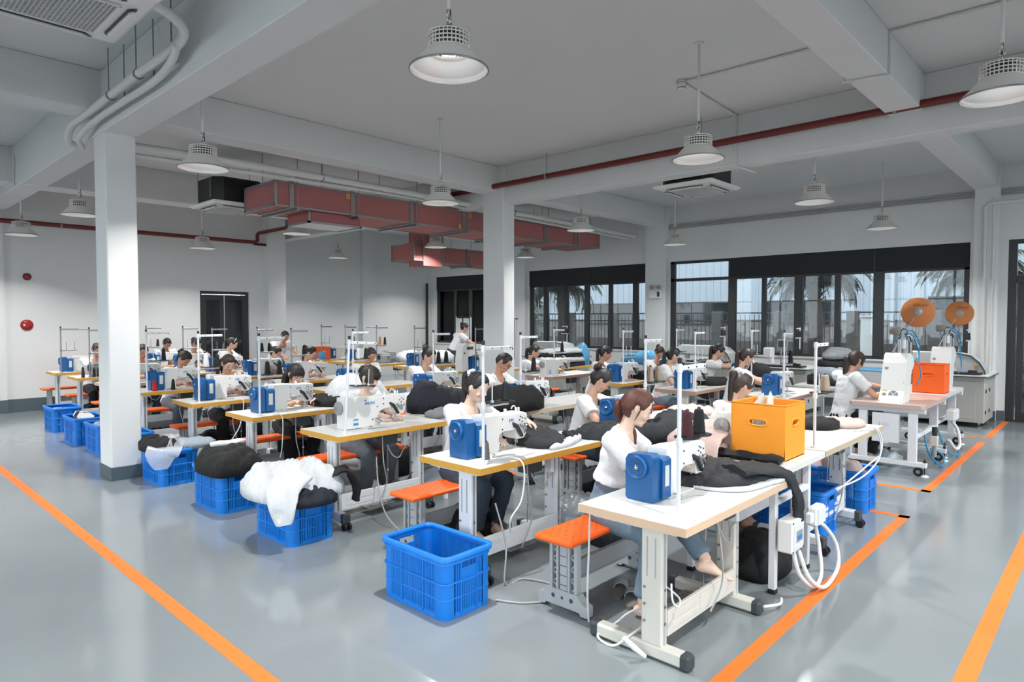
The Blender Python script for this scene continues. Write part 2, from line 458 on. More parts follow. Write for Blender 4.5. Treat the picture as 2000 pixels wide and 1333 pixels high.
def bar(parent, name, x0, x1, y0, y1, z0, z1, m='frame_dark', b=.004):
    return bx(x0, x1, y0, y1, z0, z1, b).build(name, m, parent)
def window(n, y0, y1, mulls, blinds, transom=None):
    w = thing('window_%d' % n, '', ''); del w['label'], w['category']; w['kind'] = 'structure'
    x0, x1 = XW+.05, XW+.13
    bar(w, 'frame_rail', x0, x1, y0, y1, WZ0, WZ0+.07); bar(w, 'frame_rail', x0, x1, y0, y1, WZ1-.06, WZ1)
    bar(w, 'frame_rail', x0, x1, y0, y1, 2.68, 2.75)
    bar(w, 'frame_stile', x0, x1, y0, y0+.09, WZ0, WZ1); bar(w, 'frame_stile', x0, x1, y1-.11, y1, WZ0, WZ1)
    edges = [y0+.09]
    for c, wd in sorted(mulls):
        bar(w, 'mullion', x0-.01, x1, c-wd/2, c+wd/2, WZ0+.05, 2.72); edges += [c-wd/2, c+wd/2]
    edges.append(y1-.11)
    for i in range(0, len(edges), 2):
        bar(w, 'pane', XW+.085, XW+.092, edges[i], edges[i+1], WZ0+.06, 2.69, 'glass', 0)
    if transom:
        bar(w, 'pane', XW+.085, XW+.092, transom[0], transom[1], 2.75, WZ1-.06, 'glass', 0)
        bar(w, 'mullion', x0, x1, transom[0]-.04, transom[0], 2.7, WZ1)
    for a, b in blinds:     # dark roller blind cassette panels that close the upper lights
        bar(w, 'blind_panel', XW+.02, XW+.05, a+.003, b-.003, 2.72, WZ1-.005, 'blind_dark', .004)
    bar(w, 'window_sill', XW-.03, XW+.05, y0, y1, WZ0-.03, WZ0+.004, 'wall', .004)
    return w
def fill_window(n, axis, a, b, c):  # unseen windows behind the camera, added and enlarged for daylight fill
    w = thing('window_%d' % n, '', ''); del w['label'], w['category']; w['kind'] = 'structure'
    def B(name, p0, p1, z0, z1, m='frame_dark', t=.04): (bx(c-t, c+t, p0, p1, z0, z1) if axis == 'x' else bx(p0, p1, c-t, c+t, z0, z1)).build(name, m, w)
    z0, z1 = (.3, 4.1) if axis == 'x' else (.15, 4.15)
    for z in (z0, 2.62, z1-.06): B('frame_rail', a, b, z, z+.06)
    k = 5
    for i in range(k+1): q = a+(b-a-.08)*i/k; B('mullion', q, q+.08, z0, z1)
    for i in range(k): q = a+(b-a-.08)*i/k; B('pane', q+.08, q+(b-a-.08)/k, z0+.06, z1-.06, 'glass', .003)
for n, (ax, a, b, c) in enumerate((('x',-3.6,2.6,XL-.1),('x',3.1,8.6,XL-.1),('x',9.1,15.0,XL-.1),('y',-4.2,1.7,YF-.1),('y',2.2,8.3,YF-.1),('y',8.7,13.9,YF-.1))): fill_window(4+n, ax, a, b, c)
window(1, 2.05, 8.06, [(6.51,.17),(5.785,.09),(5.045,.17),(4.28,.10),(3.53,.18)], [(2.06,3.6),(3.6,5.05),(5.05,6.55)], (6.6, 7.95))
window(2, 8.66, 12.61, [(12.02,.14),(11.28,.1),(10.58,.14),(9.82,.1),(9.06,.14)], [(8.67,10.4),(10.4,12.6)])
window(3, 13.07, 16.74, [(15.84,.1),(15.12,.14),(14.4,.1),(13.7,.14)], [(13.08,14.9),(14.9,16.73)])
d = thing('door_1', '', ''); del d['label'], d['category']; d['kind'] = 'structure'
for a in ((XW+.02, XW+.14, 1.38, 1.5, 0, WZ1), (XW+.02, XW+.14, -.7, -.58, 0, WZ1)): bar(d, 'door_jamb', *a)
for a in ((XW+.02, XW+.14, -.58, 1.38, 2.41, 2.53), (XW+.02, XW+.14, -.58, 1.38, WZ1-.07, WZ1), (XW+.02, XW+.14, -.58, 1.38, 0, .03)): bar(d, 'door_rail', *a)
bar(d, 'pane', XW+.07, XW+.077, -.58, 1.38, 2.53, WZ1-.07, 'glass', 0)
for y0, y1 in ((-.56, .39), (.41, 1.36)):
    l = bar(d, 'door_leaf', XW+.05, XW+.11, y0, y0+.09, .03, 2.41)
    m_ = MB(); addbx(m_, XW+.05, XW+.11, y1-.09, y1, .03, 2.41); addbx(m_, XW+.05, XW+.11, y0+.09, y1-.09, .03, .17); addbx(m_, XW+.05, XW+.11, y0+.09, y1-.09, 2.31, 2.41)
    m_.build('leaf_frame', 'frame_dark', l); bar(l, 'pane', XW+.077, XW+.083, y0+.09, y1-.09, .17, 2.31, 'glass', 0)
    MB().cyl((XW+.02, (y1 if y0 < 0 else y0)-.05*(1 if y0<0 else -1), .95), (XW+.02, (y1 if y0 < 0 else y0)-.05*(1 if y0<0 else -1), 1.25), .012).build('door_handle', 'steel', l)
mat('dark_pane', (30,34,36), .06, spec=.6)  # opaque; the dark room behind the back door is put into its colour
d = thing('door_2', '', ''); del d['label'], d['category']; d['kind'] = 'structure'
for a in ((DX0, DX0+.06, YB+.06, YB+.12, 0, DZ), (DX1-.06, DX1, YB+.06, YB+.12, 0, DZ), (DX0+.06, DX1-.06, YB+.06, YB+.12, DZ-.07, DZ)): bar(d, 'door_frame', *a)
xm = (DX0+DX1)/2
for x0, x1, s in ((DX0+.06, xm-.01, 1), (xm+.01, DX1-.06, -1)):
    m_ = MB(); addbx(m_, x0, x0+.1, YB+.065, YB+.115, .02, DZ-.08); addbx(m_, x1-.1, x1, YB+.065, YB+.115, .02, DZ-.08)
    addbx(m_, x0+.1, x1-.1, YB+.065, YB+.115, .02, .2); addbx(m_, x0+.1, x1-.1, YB+.065, YB+.115, DZ-.2, DZ-.08)
    l = m_.build('door_leaf', 'frame_dark', d); bar(l, 'pane', x0+.1, x1-.1, YB+.085, YB+.092, .2, DZ-.2, 'dark_pane', 0)
    hx = x1-.05 if s > 0 else x0+.05
    MB().cyl((hx, YB+.03, .9), (hx, YB+.03, 1.2), .012).build('door_handle', 'steel', l)

# ------------------------------------------------------------ outside
o = bx(-40, 40, -40, 60, -.6, -.21).build('ground_outside', 'asphalt'); o['kind'] = 'structure'
def facade():
    t = thing('factory_hall', 'pale blue-grey ribbed metal factory hall across the yard beyond the fence', 'building', (24.4, 0, -.2))
    m = MB(); y = -12.0; prof = []
    while y < 38:
        prof += [(0,y),(0,y+.2),(-.03,y+.22),(-.03,y+.27),(0,y+.29)]; y += .3
    prof += [(.3,38),(.3,-12)]
    m.prism([(p[0], p[1]) for p in prof], 1.95, 9.0, 'z'); m.build('metal_cladding', 'facade', t)
    bx(-.02, .25, -12, 38, 0, 1.95).build('plinth_wall', 'concrete', t)
    for y0, y1, z0, z1 in ((11.2,13.6,1.75,2.65),(7.2,9.9,1.75,2.65),(2.2,4.6,1.75,2.7),(15.4,18.2,1.75,2.65),(20.5,24,1.75,2.65),(-3.5,-1,1.75,2.65)):
        f = bx(-.08, .02, y0, y1, z0, z1).build('window_frame', 'frame_dark', t)
        n = 3
        for k in range(n):
            a = y0+.05+(y1-y0-.05)*k/n; bx(-.09, -.075, a, a+(y1-y0-.05)/n-.05, z0+.05, z1-.05).build('pane', 'dark_pane', f)
    for y in (5.6, 14.6, -.6): MB().cyl((-.1, y, .1), (-.1, y, 8.8), .06, n=10).build('downpipe', 'facade', t)
facade()
def fence():
    t = thing('yard_fence', 'dark steel picket fence between grey posts outside the windows', 'fence', (17.2, 0, -.18))
    for z in (2.12, 1.90, .45): MB().box((0, 8.5, z), (.04, 19, .04)).build('rail', 'fence_metal', t)
    me = None
    for k in range(150):
        y = -.9+k*.127
        if me is None:
            o = MB().box((0,0,1.2), (.014,.014,1.75)).build('picket', 'fence_metal', t, (0,y,0)); me = o.data
        else: link('picket', me, t, (0,y,0))
    for y in (1.4, 3.1, 4.8, 6.55, 8.27, 10.0, 11.7, 13.4, 15.1, 16.8): 
        bx(-.12, .12, y-.12, y+.12, 0, 2.16, .01).build('post', 'concrete', t)
fence()
t = thing('gate_pillar', 'plain white pillar standing in front of the yard fence', 'pillar', (16.6, 4.3, -.18))
bx(-.12,.12,-.14,.14,0,2.0,.01).build('shaft', 'sticker_white', t); bx(-.14,.14,-.16,.16,2.0,2.04).build('cap', 'sticker_white', t)
tag(bx(18.6, 18.8, -6, 24, -.18, 1.15).build('low_wall', 'concrete'), 'long grey concrete wall behind the yard fence', 'wall')
def frond_mesh(L=1.5, droop=1.0, seed=0):
    rnd = random.Random(seed); m = MB(); spine = []
    for i in range(11):
        t = i/10; a = R(52)-R(125)*droop*t
        spine.append((spine[-1] if i else V((0,0,0)))+V((math.cos(a),0,math.sin(a)))*(L/10 if i else 0))
    m.tube(spine, [.014-.011*i/10 for i in range(11)], 5)
    for i in range(2, 40):
        t = i/40; p = spine[int(t*10)].lerp(spine[min(10,int(t*10)+1)], t*10-int(t*10))
        for sd in (-1, 1):
            ln = .48*(1-.5*t)*rnd.uniform(.8,1.1); d = V((.45, sd*.75, -.15)).normalized(); e = p+d*ln*.5; q = e+V((.3,sd*.35,-.9)).normalized()*ln*.6
            w = V((.012,0,.004)); m.add([p-w, p+w, e+w*.9, e-w*.9, q], [(0,1,2,3),(3,2,4)], False)
    return m.mesh('frond', 'palm_leaf')
FR = [frond_mesh(1.45, 1.0, 1), frond_mesh(1.3, 1.15, 2)]
def palm(x, y, h, label, s=1.0, seed=0):
    rnd = random.Random(seed); t = thing('palm_tree', label, 'palm tree', (x,y,-.18), rnd.uniform(0,6), 'palms in the yard')
    tr = MB(); path = [(0.04*math.sin(i*.7), .03*math.cos(i), h*i/14) for i in range(15)]
    tr.tube(path, [.20-.05*i/14+.014*(i%2) for i in range(15)], 12); tr.build('trunk', 'palm_trunk', t)
    for k in range(30):
        f = link('frond', FR[k%2], t, (0.02, 0, h-.02+.01*(k%3)), (0, rnd.uniform(-.5,.45), k*2.39996)); f.scale = (s*rnd.uniform(.85,1.1),)*3
    dd = MB()
    for k in range(16):
        a = k*2.4; z = h*(.80+.18*(k/16)); dd.tube([(0.1*math.cos(a),.1*math.sin(a),z),(.26*math.cos(a),.26*math.sin(a),z+.12),(.33*math.cos(a),.33*math.sin(a),z-.06)], [.025,.018,.006], 5)
    dd.build('dead_stubs', 'palm_trunk', t)
palm(17.9, 5.9, 2.95, 'shaggy palm tree seen through the middle panes of the near window', 1.05, 1)
palm(17.9, 2.45, 3.0, 'palm tree seen through the last pane of the near window', 1.0, 2)
palm(16.4, 13.1, 3.0, 'palm tree seen through the second window, thick trunk', 1.0, 3)
palm(16.6, 18.2, 2.95, 'palm tree seen through the third window beside the far corner', .95, 4)
def shrub(x, y, r, h, label, seed):
    rnd = random.Random(seed); t = thing('shrub', label, 'shrub', (x,y,-.18)); m = MB()
    MB().cyl((0,0,0),(0,0,h*.5),.05,.03).build('stem','palm_trunk',t)
    for k in range(420):
        u = V((rnd.gauss(0,1),rnd.gauss(0,1),rnd.gauss(0,1))).normalized()*rnd.uniform(.6,1); p = V((u.x*r, u.y*r, h*.58+u.z*h*.42))
        a = V((rnd.uniform(-1,1),rnd.uniform(-1,1),rnd.uniform(-1,1))).normalized()*.09; b = a.orthogonal().normalized()*.035
        m.add([p-a, p+b, p+a, p-b], [(0,1,2,3)])
    o = m.build('foliage', 'leaf_green', t); o['kind'] = 'stuff'
shrub(16.3, 14.6, .6, 3.2, 'tall leafy green shrub at the left edge of the second window', 5)
shrub(17.0, 1.1, .55, 1.2, 'low green shrub beyond the glass door', 6)
shrub(16.2, 15.6, .5, 2.6, 'green shrub glimpsed right of the second column', 8)
# ------------------------------------------------------------ pendant lamps
LZ = 3.35
LIGHT = bpy.data.lights.new('led_light', 'AREA'); LIGHT.shape = 'DISK'; LIGHT.size = .10; LIGHT.energy = LAMP_W; LIGHT.color = (1.0, .985, .965); LIGHT.spread = R(128)
def make_lamp():
    t = thing('pendant_lamp', '', 'lamp')
    sh = MB(); sh.lathe([(.118,.122),(.130,.118),(.155,.098),(.2,.048),(.243,.006),(.247,0),(.245,-.004)], 40); sh.build('shade', 'lamp_shade', t)
    rf = MB(); n = 40; prof = [(.243,-.002),(.236,.004),(.232,.02)]+[(.232-.10*(k/9)**.9-(.004 if k%2 else 0), .02+.085*(k/9)) for k in range(1,10)]+[(.118,.108)]
    rf.lathe(prof, n); rf.build('reflector', 'reflector', t)
    rim = MB(); rim.lathe([(.243,-.006),(.25,-.003),(.25,.004),(.243,.006)], 40); rim.build('rim', 'steel', t)
    cg = MB()
    for z in (.122, .148, .172, .196, .214): cg.lathe([(.128,z-.004),(.133,z-.004),(.133,z+.004),(.128,z+.004),(.128,z-.004)], 32)
    for k in range(32):
        a = 2*PI*k/32; cg.box((0,0,0), (.005,.006,.092), 0, Matrix.Translation((.1305*math.cos(a), .1305*math.sin(a), .168)) @ Matrix.Rotation(a, 4, 'Z'))
    cg.lathe([(.13,.216),(.09,.23),(.03,.234),(.0,.234)], 32); cg.build('heat_sink_cage', 'lamp_shade', t)
    MB().lathe([(.0,.125),(.085,.125),(.085,.212),(.0,.212)], 20).build('driver_core', 'dark_plastic', t)
    led = MB().lathe([(.0,.106),(.065,.106),(.065,.112),(0,.112)], 24).build('led_panel', 'led', t)
    hk = MB()
    for z, ry in ((.26,0),(.305,PI/2),(.345,0)):
        pts = [(.016*math.cos(a), 0, .028*math.sin(a)) for a in [2*PI*k/12 for k in range(13)]]
        hk.tube([Matrix.Rotation(ry,4,'Z') @ V(p)+V((0,0,z)) for p in pts], .005, 6)
    hk.build('chain_hook', 'chrome', t)
    MB().tube([(.012,0,.23),(.02,.004,.29),(.008,-.004,.40)], .005, 6).build('power_lead', 'black_plastic', t)
    top = CEIL-LZ
    rd = MB().cyl((0,0,.37),(0,0,top), .0135, n=12); rd.cyl((0,0,top-.012),(0,0,top), .045, n=16); rd.build('rod', 'pipe_white', t)
    l = link('lamp_light', LIGHT, t, (0,0,.098)); 
    return t
LAMPS = [(2.76,3.12,'large white pendant lamp nearest the camera, above the front tables'),(2.63+.18,7.0,'white pendant lamp hanging just right of the near column top'),(5.83,6.77,'white pendant lamp in front of the pink duct, left of the second column'),
 (5.95,3.08,'white pendant lamp hanging in front of the long red pipe'),(5.72,.67,'white pendant lamp cut by the right edge of the photo'),(9.19,3.07,'white pendant lamp beyond the red pipe, left of the last one by the window'),
 (12.65,3.1,'white pendant lamp hanging above the palm in the near window'),(12.46,6.96,'small white pendant lamp by the pillar with the emergency light'),(2.8,11.5,'white pendant lamp partly hidden left of the near column'),
 (2.5,13.85,'white pendant lamp nearest the left edge, before the back wall pipe'),(5.5,13.8,'white pendant lamp in front of the red pipe, above the back door'),(6.13,11.15,'white pendant lamp below the start of the pink duct'),
 (9.29,14.81,'small white pendant lamp in front of the far wall corner'),(9.31,7.04,'white pendant lamp right of the second column, before the pink duct'),(9.35,11.02,'white pendant lamp below the pink duct, left of the second column'),
 (12.83,15.3,'smallest white pendant lamp, low before the far windows'),(12.47,11.19,'white pendant lamp under the duct just right of the second column')]
OUT = [(-.6,3.1),(-.6,7.0),(-.6,11.5),(-3.2,7.0),(2.7,.1),(9.2,-.3),(12.6,-.3),(2.7,-2.9)]
LP = make_lamp()
for i, (x, y, lb) in enumerate(LAMPS):
    o = LP if i == 0 else dup(LP); place(o, (x,y,3.23 if i in (9,10) else LZ), 0, lb, 'lamp', 'pendant lamps')
for x, y in OUT:
    o = dup(LP); place(o, (x,y,LZ), 0, 'white pendant lamp behind the camera, outside the photo', 'lamp', 'pendant lamps behind the camera')

# ------------------------------------------------------------ air conditioning cassettes
def cassette(loc, s, rz, label, body, rods, drop=.3):
    t = thing('ceiling_cassette', label, 'air conditioner', loc, rz, 'ceiling air conditioners'); h = s/2
    c = MB(); k = h*.86; ch = k*.3
    c.prism([(-k+ch,-k),(k-ch,-k),(k,-k+ch),(k,k-ch),(k-ch,k),(-k+ch,k),(-k,k-ch),(-k,-k+ch)], .03, drop, 'z'); c.build('casing', body, t)
    p = MB(); p.loft([[(sx*h*q, sy*h*q, z) for sx, sy in ((-1,-1),(1,-1),(1,1),(-1,1))] for q, z in ((1,.035),(1,.015),(.93,-.012))], True, False, False)
    for a in range(4):
        mx = Matrix.Rotation(a*PI/2, 4, 'Z'); p.loft([[(x, y, z) for x, y, z in ((-h*.93,-h*.93,-.012),(h*.93,-h*.93,-.012),(h*.60,-h*.60,-.03),(-h*.60,-h*.60,-.03))]], False, True, False, True, mx)
    p.build('panel', 'machine_white', t)
    for a in range(4):
        mx = Matrix.Rotation(a*PI/2, 4, 'Z'); lv = MB()
        lv.prism([(-h*.62,-h*.80),(h*.62,-h*.80),(h*.52,-h*.71),(-h*.52,-h*.71)], -.026, -.018, 'z', mx @ Matrix.Translation((0,0,-.01)))
        lo = lv.build('louver_slot', 'dark_plastic', t)
        l2 = MB(); l2.prism([(-h*.56,-h*.785),(h*.56,-h*.785),(h*.48,-h*.735),(-h*.48,-h*.735)], -.05, -.035, 'z', mx); l2.build('louver', 'machine_white', t)
    MB().box((0,0,-.03), (h*1.18,h*1.18,.006)).build('filter_back', 'dark_plastic', t)
    g = MB(); n = 22
    for i in range(n+1):
        q = -h*.58+h*1.16*i/n; g.box((q,0,-.038), (.006,h*1.16,.006)); g.box((0,q,-.038), (h*1.16,.006,.006))
    g.build('grille', 'machine_white', t)
    f = MB()
    for sx in (-1,1): f.box((sx*h*.6,0,-.038),(.02,h*1.22,.012)); f.box((0,sx*h*.6,-.038),(h*1.22,.02,.012))
    f.build('grille_frame', 'machine_white', t)
    for sx in (-1,1):
        for sy in (-1,1): MB().cyl((sx*h*.9,sy*h*.5,.1),(sx*h*.9,sy*h*.5,CEIL-loc[2]),.006,n=6).build('hanger_rod','steel',t)
cassette((1.22,5.5,4.02), 1.05, 0, 'white ceiling cassette unit close above, with a grid grille', 'machine_white', 0, .28)
cassette((9.2,4.78,3.75), .95, 0, 'ceiling cassette with black casing and white panel beyond the red pipe', 'black_plastic', 0, .34)
cassette((4.75,10.75,3.6), .95, 0, 'ceiling cassette with black casing left of the pink duct', 'black_plastic', 0, .42)

# ------------------------------------------------------------ pink ducts
def duct(label, x0, x1, y0, y1, z0, z1, joints, name='air_duct'):
    t = thing(name, label, 'duct', (x0, y0, z0), 0, 'pink air ducts'); W, H = y1-y0, z1-z0
    xs = [0]+[j-x0 for j in joints]+[x1-x0]
    for a, b in zip(xs[:-1], xs[1:]): bx(a+.004, b-.004, .004, W-.004, .004, H-.004).build('duct_panel', 'duct_pink', t)
    for y in (0, W):
        for z in (0, H): bx(-.004, x1-x0+.004, y-.022 if y else -.004, y+.004 if y else .022, z-.022 if z else -.004, z+.004 if z else .022).build('edge_strip', 'silver_foil', t)
    for xx in (0, x1-x0):
        e = MB(); s = -1 if xx == 0 else 1; a, b = sorted((xx-s*.03, xx+s*.006))
        addbx(e, a,b,-.006,.03,-.006,H+.006); addbx(e,a,b,W-.03,W+.006,-.006,H+.006); addbx(e,a,b,0,W,-.006,.03); addbx(e,a,b,0,W,H-.03,H+.006); e.build('end_frame','silver_foil',t)
    for j in joints:
        e = MB(); a, b = j-x0-.035, j-x0+.035
        addbx(e,a,b,-.014,0,-.014,H+.014); addbx(e,a,b,W,W+.014,-.014,H+.014); addbx(e,a,b,0,W,-.014,0); addbx(e,a,b,0,W,H,H+.014)
        e.build('flange','silver_foil',t)
        bx(j-x0-.012,j-x0+.012,-.02,-.014,.0,H).build('clamp_strip','steel',t)
        h = MB(); h.box((j-x0+.07, W/2, -.03),(.04,W+.16,.035)); h.build('hanger_bar','steel',t)
        for y in (-.06, W+.06): MB().cyl((j-x0+.07,y,-.04),(j-x0+.07,y,CEIL-z0),.006,n=6).build('hanger_rod','steel',t)
    return t
D1 = duct('long pink foam-board air duct with silver edges under the ceiling', 4.72, 12.9, 9.2, 10.19, 3.47, 3.84, [4.98, 6.05, 7.25, 8.5, 9.75, 10.85, 11.95])
for x, z in ((5.93-4.72, .25), (8.36-4.72, .02), (8.62-4.72,.25)): bx(x, x+.07, -.008, -.004, z, z+.09).build('tape_patch', 'duct_tape_orange', D1)
n_ = bx(.62, 1.55, .12, .8, -.16, -.0).build('outlet_box', 'duct_pink', D1)
e = MB(); addbx(e,.6,1.57,.10,.14,-.18,-.15); addbx(e,.6,1.57,.78,.82,-.18,-.15); addbx(e,.6,.64,.1,.82,-.18,-.15); addbx(e,1.53,1.57,.1,.82,-.18,-.15); addbx(e,.6,.63,.1,.13,-.18,0); e.build('outlet_frame','silver_foil',D1)
bx(.66,1.5,.15,.77,-.176,-.168).build('grille','machine_white',D1)
D2 = duct('lower pink air duct at the back behind the long one', 9.35, 12.4, 12.0, 12.62, 3.12, 3.5, [10.3, 11.2])
D3 = thing('duct_riser', 'upright pink duct box at the back with an open side outlet', 'duct', (9.4, 11.5, 2.98), 0, 'pink air ducts')
bx(0,.55,0,.5,0,.86).build('duct_panel','duct_pink',D3)
for x in (0,.55):
    for y in (0,.5): bx(x-.012,x+.012,y-.012,y+.012,0,.86).build('edge_strip','silver_foil',D3)
for z in (.1,): 
    e = MB(); addbx(e,-.24,0,.0,.04,z,z+.03); addbx(e,-.24,0,.0,.04,z+.4,z+.43); addbx(e,-.27,-.24,0,.04,z,z+.43); e.build('outlet_frame','silver_foil',D3); bx(-.24,0,.03,.4,z+.03,z+.4).build('outlet_box','duct_pink',D3)
for x in (.06,.5): MB().cyl((x,.25,.86),(x,.25,CEIL-2.98),.006,n=6).build('hanger_rod','steel',D3)

# ------------------------------------------------------------ pipes and conduits
def pipe(name, label, pts, r, m, cat='pipe', group=None, n=10, sm=0, hang=(), clamps=()):
    P = smooth_path(pts, sm) if sm else pts
    o0 = V(P[0]); t = thing(name, label, cat, tuple(o0), 0, group)
    MB().tube([V(p)-o0 for p in P], r, n).build('pipe_run' if 'pipe' in cat or 'conduit' in cat else 'hose_run', m, t)
    for x, y, z, in hang: MB().cyl((x-o0.x, y-o0.y, z-o0.z), (x-o0.x, y-o0.y, CEIL-o0.z), .006, n=6).build('hanger_rod', 'steel', t)
    for c, d in clamps: 
        c = V(c)-o0; d = V(d).normalized()*.015; MB().cyl(c-d, c+d, r*1.18, n=n).build('clamp', 'steel', t)
    return t
rp = pipe('sprinkler_pipe', 'long red sprinkler pipe running along the beam to the second column', [(8.2,9.3,4.1),(8.2,-3.5,4.1)], .045, 'pipe_red', hang=[(8.2,6.9,4.1),(8.2,4.2,4.1)], clamps=[((8.2,6.9,4.1),(0,1,0)),((8.2,4.2,4.1),(0,1,0)),((8.2,1.9,4.1),(0,1,0))])
b_ = MB(); addbx(b_, 0,.05,-7.55,-7.45,.06,.3); addbx(b_, -.03,.0,-7.55,-7.45,.06,.09); addbx(b_,-.012,0,-7.51,-7.49,.05,.32); b_.build('angle_bracket','pipe_red',rp)
pipe('sprinkler_pipe', 'dark red sprinkler pipe along the back wall, stepping up above the door', [(-4.4,15.3,3.62),(7.32,15.3,3.62),(7.38,15.28,3.66),(7.38,15.28,3.80),(7.38,15.2,3.84),(7.38,11.0,3.84)], .045, 'pipe_red', clamps=[((1.6,15.3,3.62),(1,0,0)),((3.4,15.3,3.62),(1,0,0)),((4.6,15.3,3.62),(1,0,0)),((6.2,15.3,3.62),(1,0,0))])
pipe('drain_pipe', 'thin black pipe on the back wall beside the red one', [(7.3,15.3,3.58),(8.0,15.3,3.58)], .03, 'pipe_black')
pipe('drain_pipe', 'tall black pipe standing in the far corner by the windows', [(13.95,16.9,0),(13.95,16.9,2.95)], .045, 'pipe_black')
pipe('insulated_pipe', 'thick white insulated pipe running above the pink duct', [(2.5,8.75,3.86),(4.2,8.8,3.9),(6.5,8.9,3.92),(8.3,8.9,3.9),(10.5,8.95,3.9),(14.1,9.0,3.84)], .05, 'pipe_white', 'pipe', 'white insulated pipes', sm=5, hang=[(5.3,8.86,3.9),(9.6,8.95,3.9),(12.2,8.97,3.87)], clamps=[((5.3,8.86,3.91),(1,0,0)),((9.6,8.93,3.9),(1,0,0))])
pipe('insulated_pipe', 'thinner white insulated pipe just below the thick one above the duct', [(2.5,8.95,3.8),(6.5,9.02,3.875),(8.3,9.05,3.86),(14.1,9.1,3.78)], .03, 'pipe_white', 'pipe', 'white insulated pipes', sm=5)
pipe('insulated_pipe', 'sagging white insulated pipe beyond the second column', [(8.7,10.4,4.15),(10.3,10.4,4.02),(12.0,10.5,4.0),(14.1,10.5,3.9)], .04, 'pipe_white', 'pipe', 'white insulated pipes', sm=5, hang=[(10.3,10.4,4.0),(12,10.5,4)])
pipe('insulated_pipe', 'white insulated pipe from the near cassette along the beam to the column', [(1.62,5.3,4.16),(1.98,5.42,4.12),(2.08,5.6,4.02),(2.09,6.7,4.02),(2.09,8.3,4.0),(2.07,8.75,3.98),(2.09,9.0,3.86),(2.18,9.05,3.82)], .042, 'pipe_white', 'pipe', 'white insulated pipes', sm=5, hang=[(2.07,7.4,4.0),(2.07,6.6,4.0),(2.07,5.75,4.0)], clamps=[((2.09,7.4,4.01),(0,1,0)),((2.09,6.6,4.02),(0,1,0))])
pipe('insulated_pipe', 'wrinkled lower white pipe under the near beam pipe, wrapped', [(2.06,5.62,4.0),(2.1,5.8,3.95),(2.13,6.3,3.9),(2.13,7.3,3.91),(2.12,8.2,3.9),(2.1,8.6,3.82),(2.18,8.8,3.76)], .032, 'pipe_white', 'pipe', 'white insulated pipes', sm=5, hang=[(2.15,7.2,3.9),(2.15,6.4,3.9)])
pipe('wall_conduit', 'upper of three thin grey conduits along the window wall top', [(XW-.03,8.6,4.035),(XW-.03,-2,4.035)], .014, 'cable_grey', 'conduit', 'conduits on the window wall')
pipe('wall_conduit', 'middle of three thin grey conduits along the window wall top', [(XW-.03,8.6,3.99),(XW-.03,-2,3.99)], .014, 'cable_grey', 'conduit', 'conduits on the window wall')
pipe('wall_conduit', 'lowest of three thin grey conduits along the window wall top', [(XW-.03,8.6,3.945),(XW-.03,-2,3.945)], .014, 'cable_grey', 'conduit', 'conduits on the window wall')
pipe('wall_conduit', 'grey conduit running down the wall between near window and door', [(XW-.18,1.25,3.8),(XW-.18,1.75,3.8),(XW-.18,1.82,3.74),(XW-.18,1.82,.3)], .03, 'pipe_white', 'conduit')
pipe('wall_conduit', 'slimmer conduit beside the one between near window and door', [(XW-.17,1.7,3.9),(XW-.17,1.7,.3)], .016, 'pipe_white', 'conduit')
pipe('ceiling_conduit', 'white conduit stepping over the ceiling beam from the smoke detector', [(6.75,3.68,4.45),(6.79,2.02,4.45),(6.8,2.02,4.05),(6.88,1.64,4.05),(6.88,1.64,4.45),(6.95,-2.5,4.45)], .013, 'pipe_white', 'conduit')
pipe('ceiling_conduit', 'white conduit from the smoke detector down the beam over the red pipe', [(6.77,3.7,4.455),(8.34,3.78,4.455),(8.34,3.78,3.8),(8.45,3.78,3.8),(8.9,3.75,3.8)], .012, 'pipe_white', 'conduit')
pipe('ceiling_conduit', 'thin conduit stepping down the left beam near the photo edge', [(2.18,12.5,4.3),(2.18,12.5,3.84),(2.3,12.0,3.81)], .012, 'pipe_white', 'conduit')
t = thing('smoke_detector', 'round white smoke detector on the ceiling left of the beam', 'smoke detector', (6.75,3.7,CEIL-.1))
MB().lathe([(.0,0),(.035,.0),(.05,.02),(.055,.05),(.05,.07)],20).build('sensor_head','machine_white',t); MB().lathe([(.06,.07),(.06,.1),(0,.1)],20).build('base','machine_white',t); MB().lathe([(.046,.012),(.05,.018),(.0475,.024)],20).build('vent_ring','dark_plastic',t)
t = thing('emergency_light', 'white twin-head emergency light box on the window pillar', 'emergency light', (XW-.2,8.33,2.38))
MB().box((0,0,0),(.08,.32,.2),.012).build('case','machine_white',t); MB().box((-.042,-.1,.0),(.004,.07,.12)).build('label_plate','dark_plastic',t); MB().box((-.042,.04,.02),(.003,.14,.05)).build('label_strip','sticker_white',t)
for y in (-.1,.1):
    h = MB().lathe([(.0,.05),(.03,.045),(.045,.02),(.05,0),(.044,-.004),(.0,-.006)],18,mx=Matrix.Translation((-.03,y,.17)) @ Matrix.Rotation(-PI/2*1.15,4,'Y')).build('lamp_head','machine_grey',t)
    MB().cyl((0,y,.1),(0,y,.16),.012).build('neck','machine_white',t)
t = thing('fire_alarm_beacon', 'small red dome beacon high on the back wall', 'alarm', (2.86,YB,2.6))
MB().lathe([(.0,.06),(.03,.055),(.05,.03),(.055,0)],18,mx=Matrix.Rotation(PI/2,4,'X')).build('dome','alarm_red',t); MB().lathe([(.07,0),(.07,.015),(.055,.018)],18,mx=Matrix.Rotation(PI/2,4,'X')).build('base','dark_plastic',t)
t = thing('fire_alarm_bell', 'round red fire alarm bell on the back wall below the beacon', 'alarm', (2.84,YB,1.67))
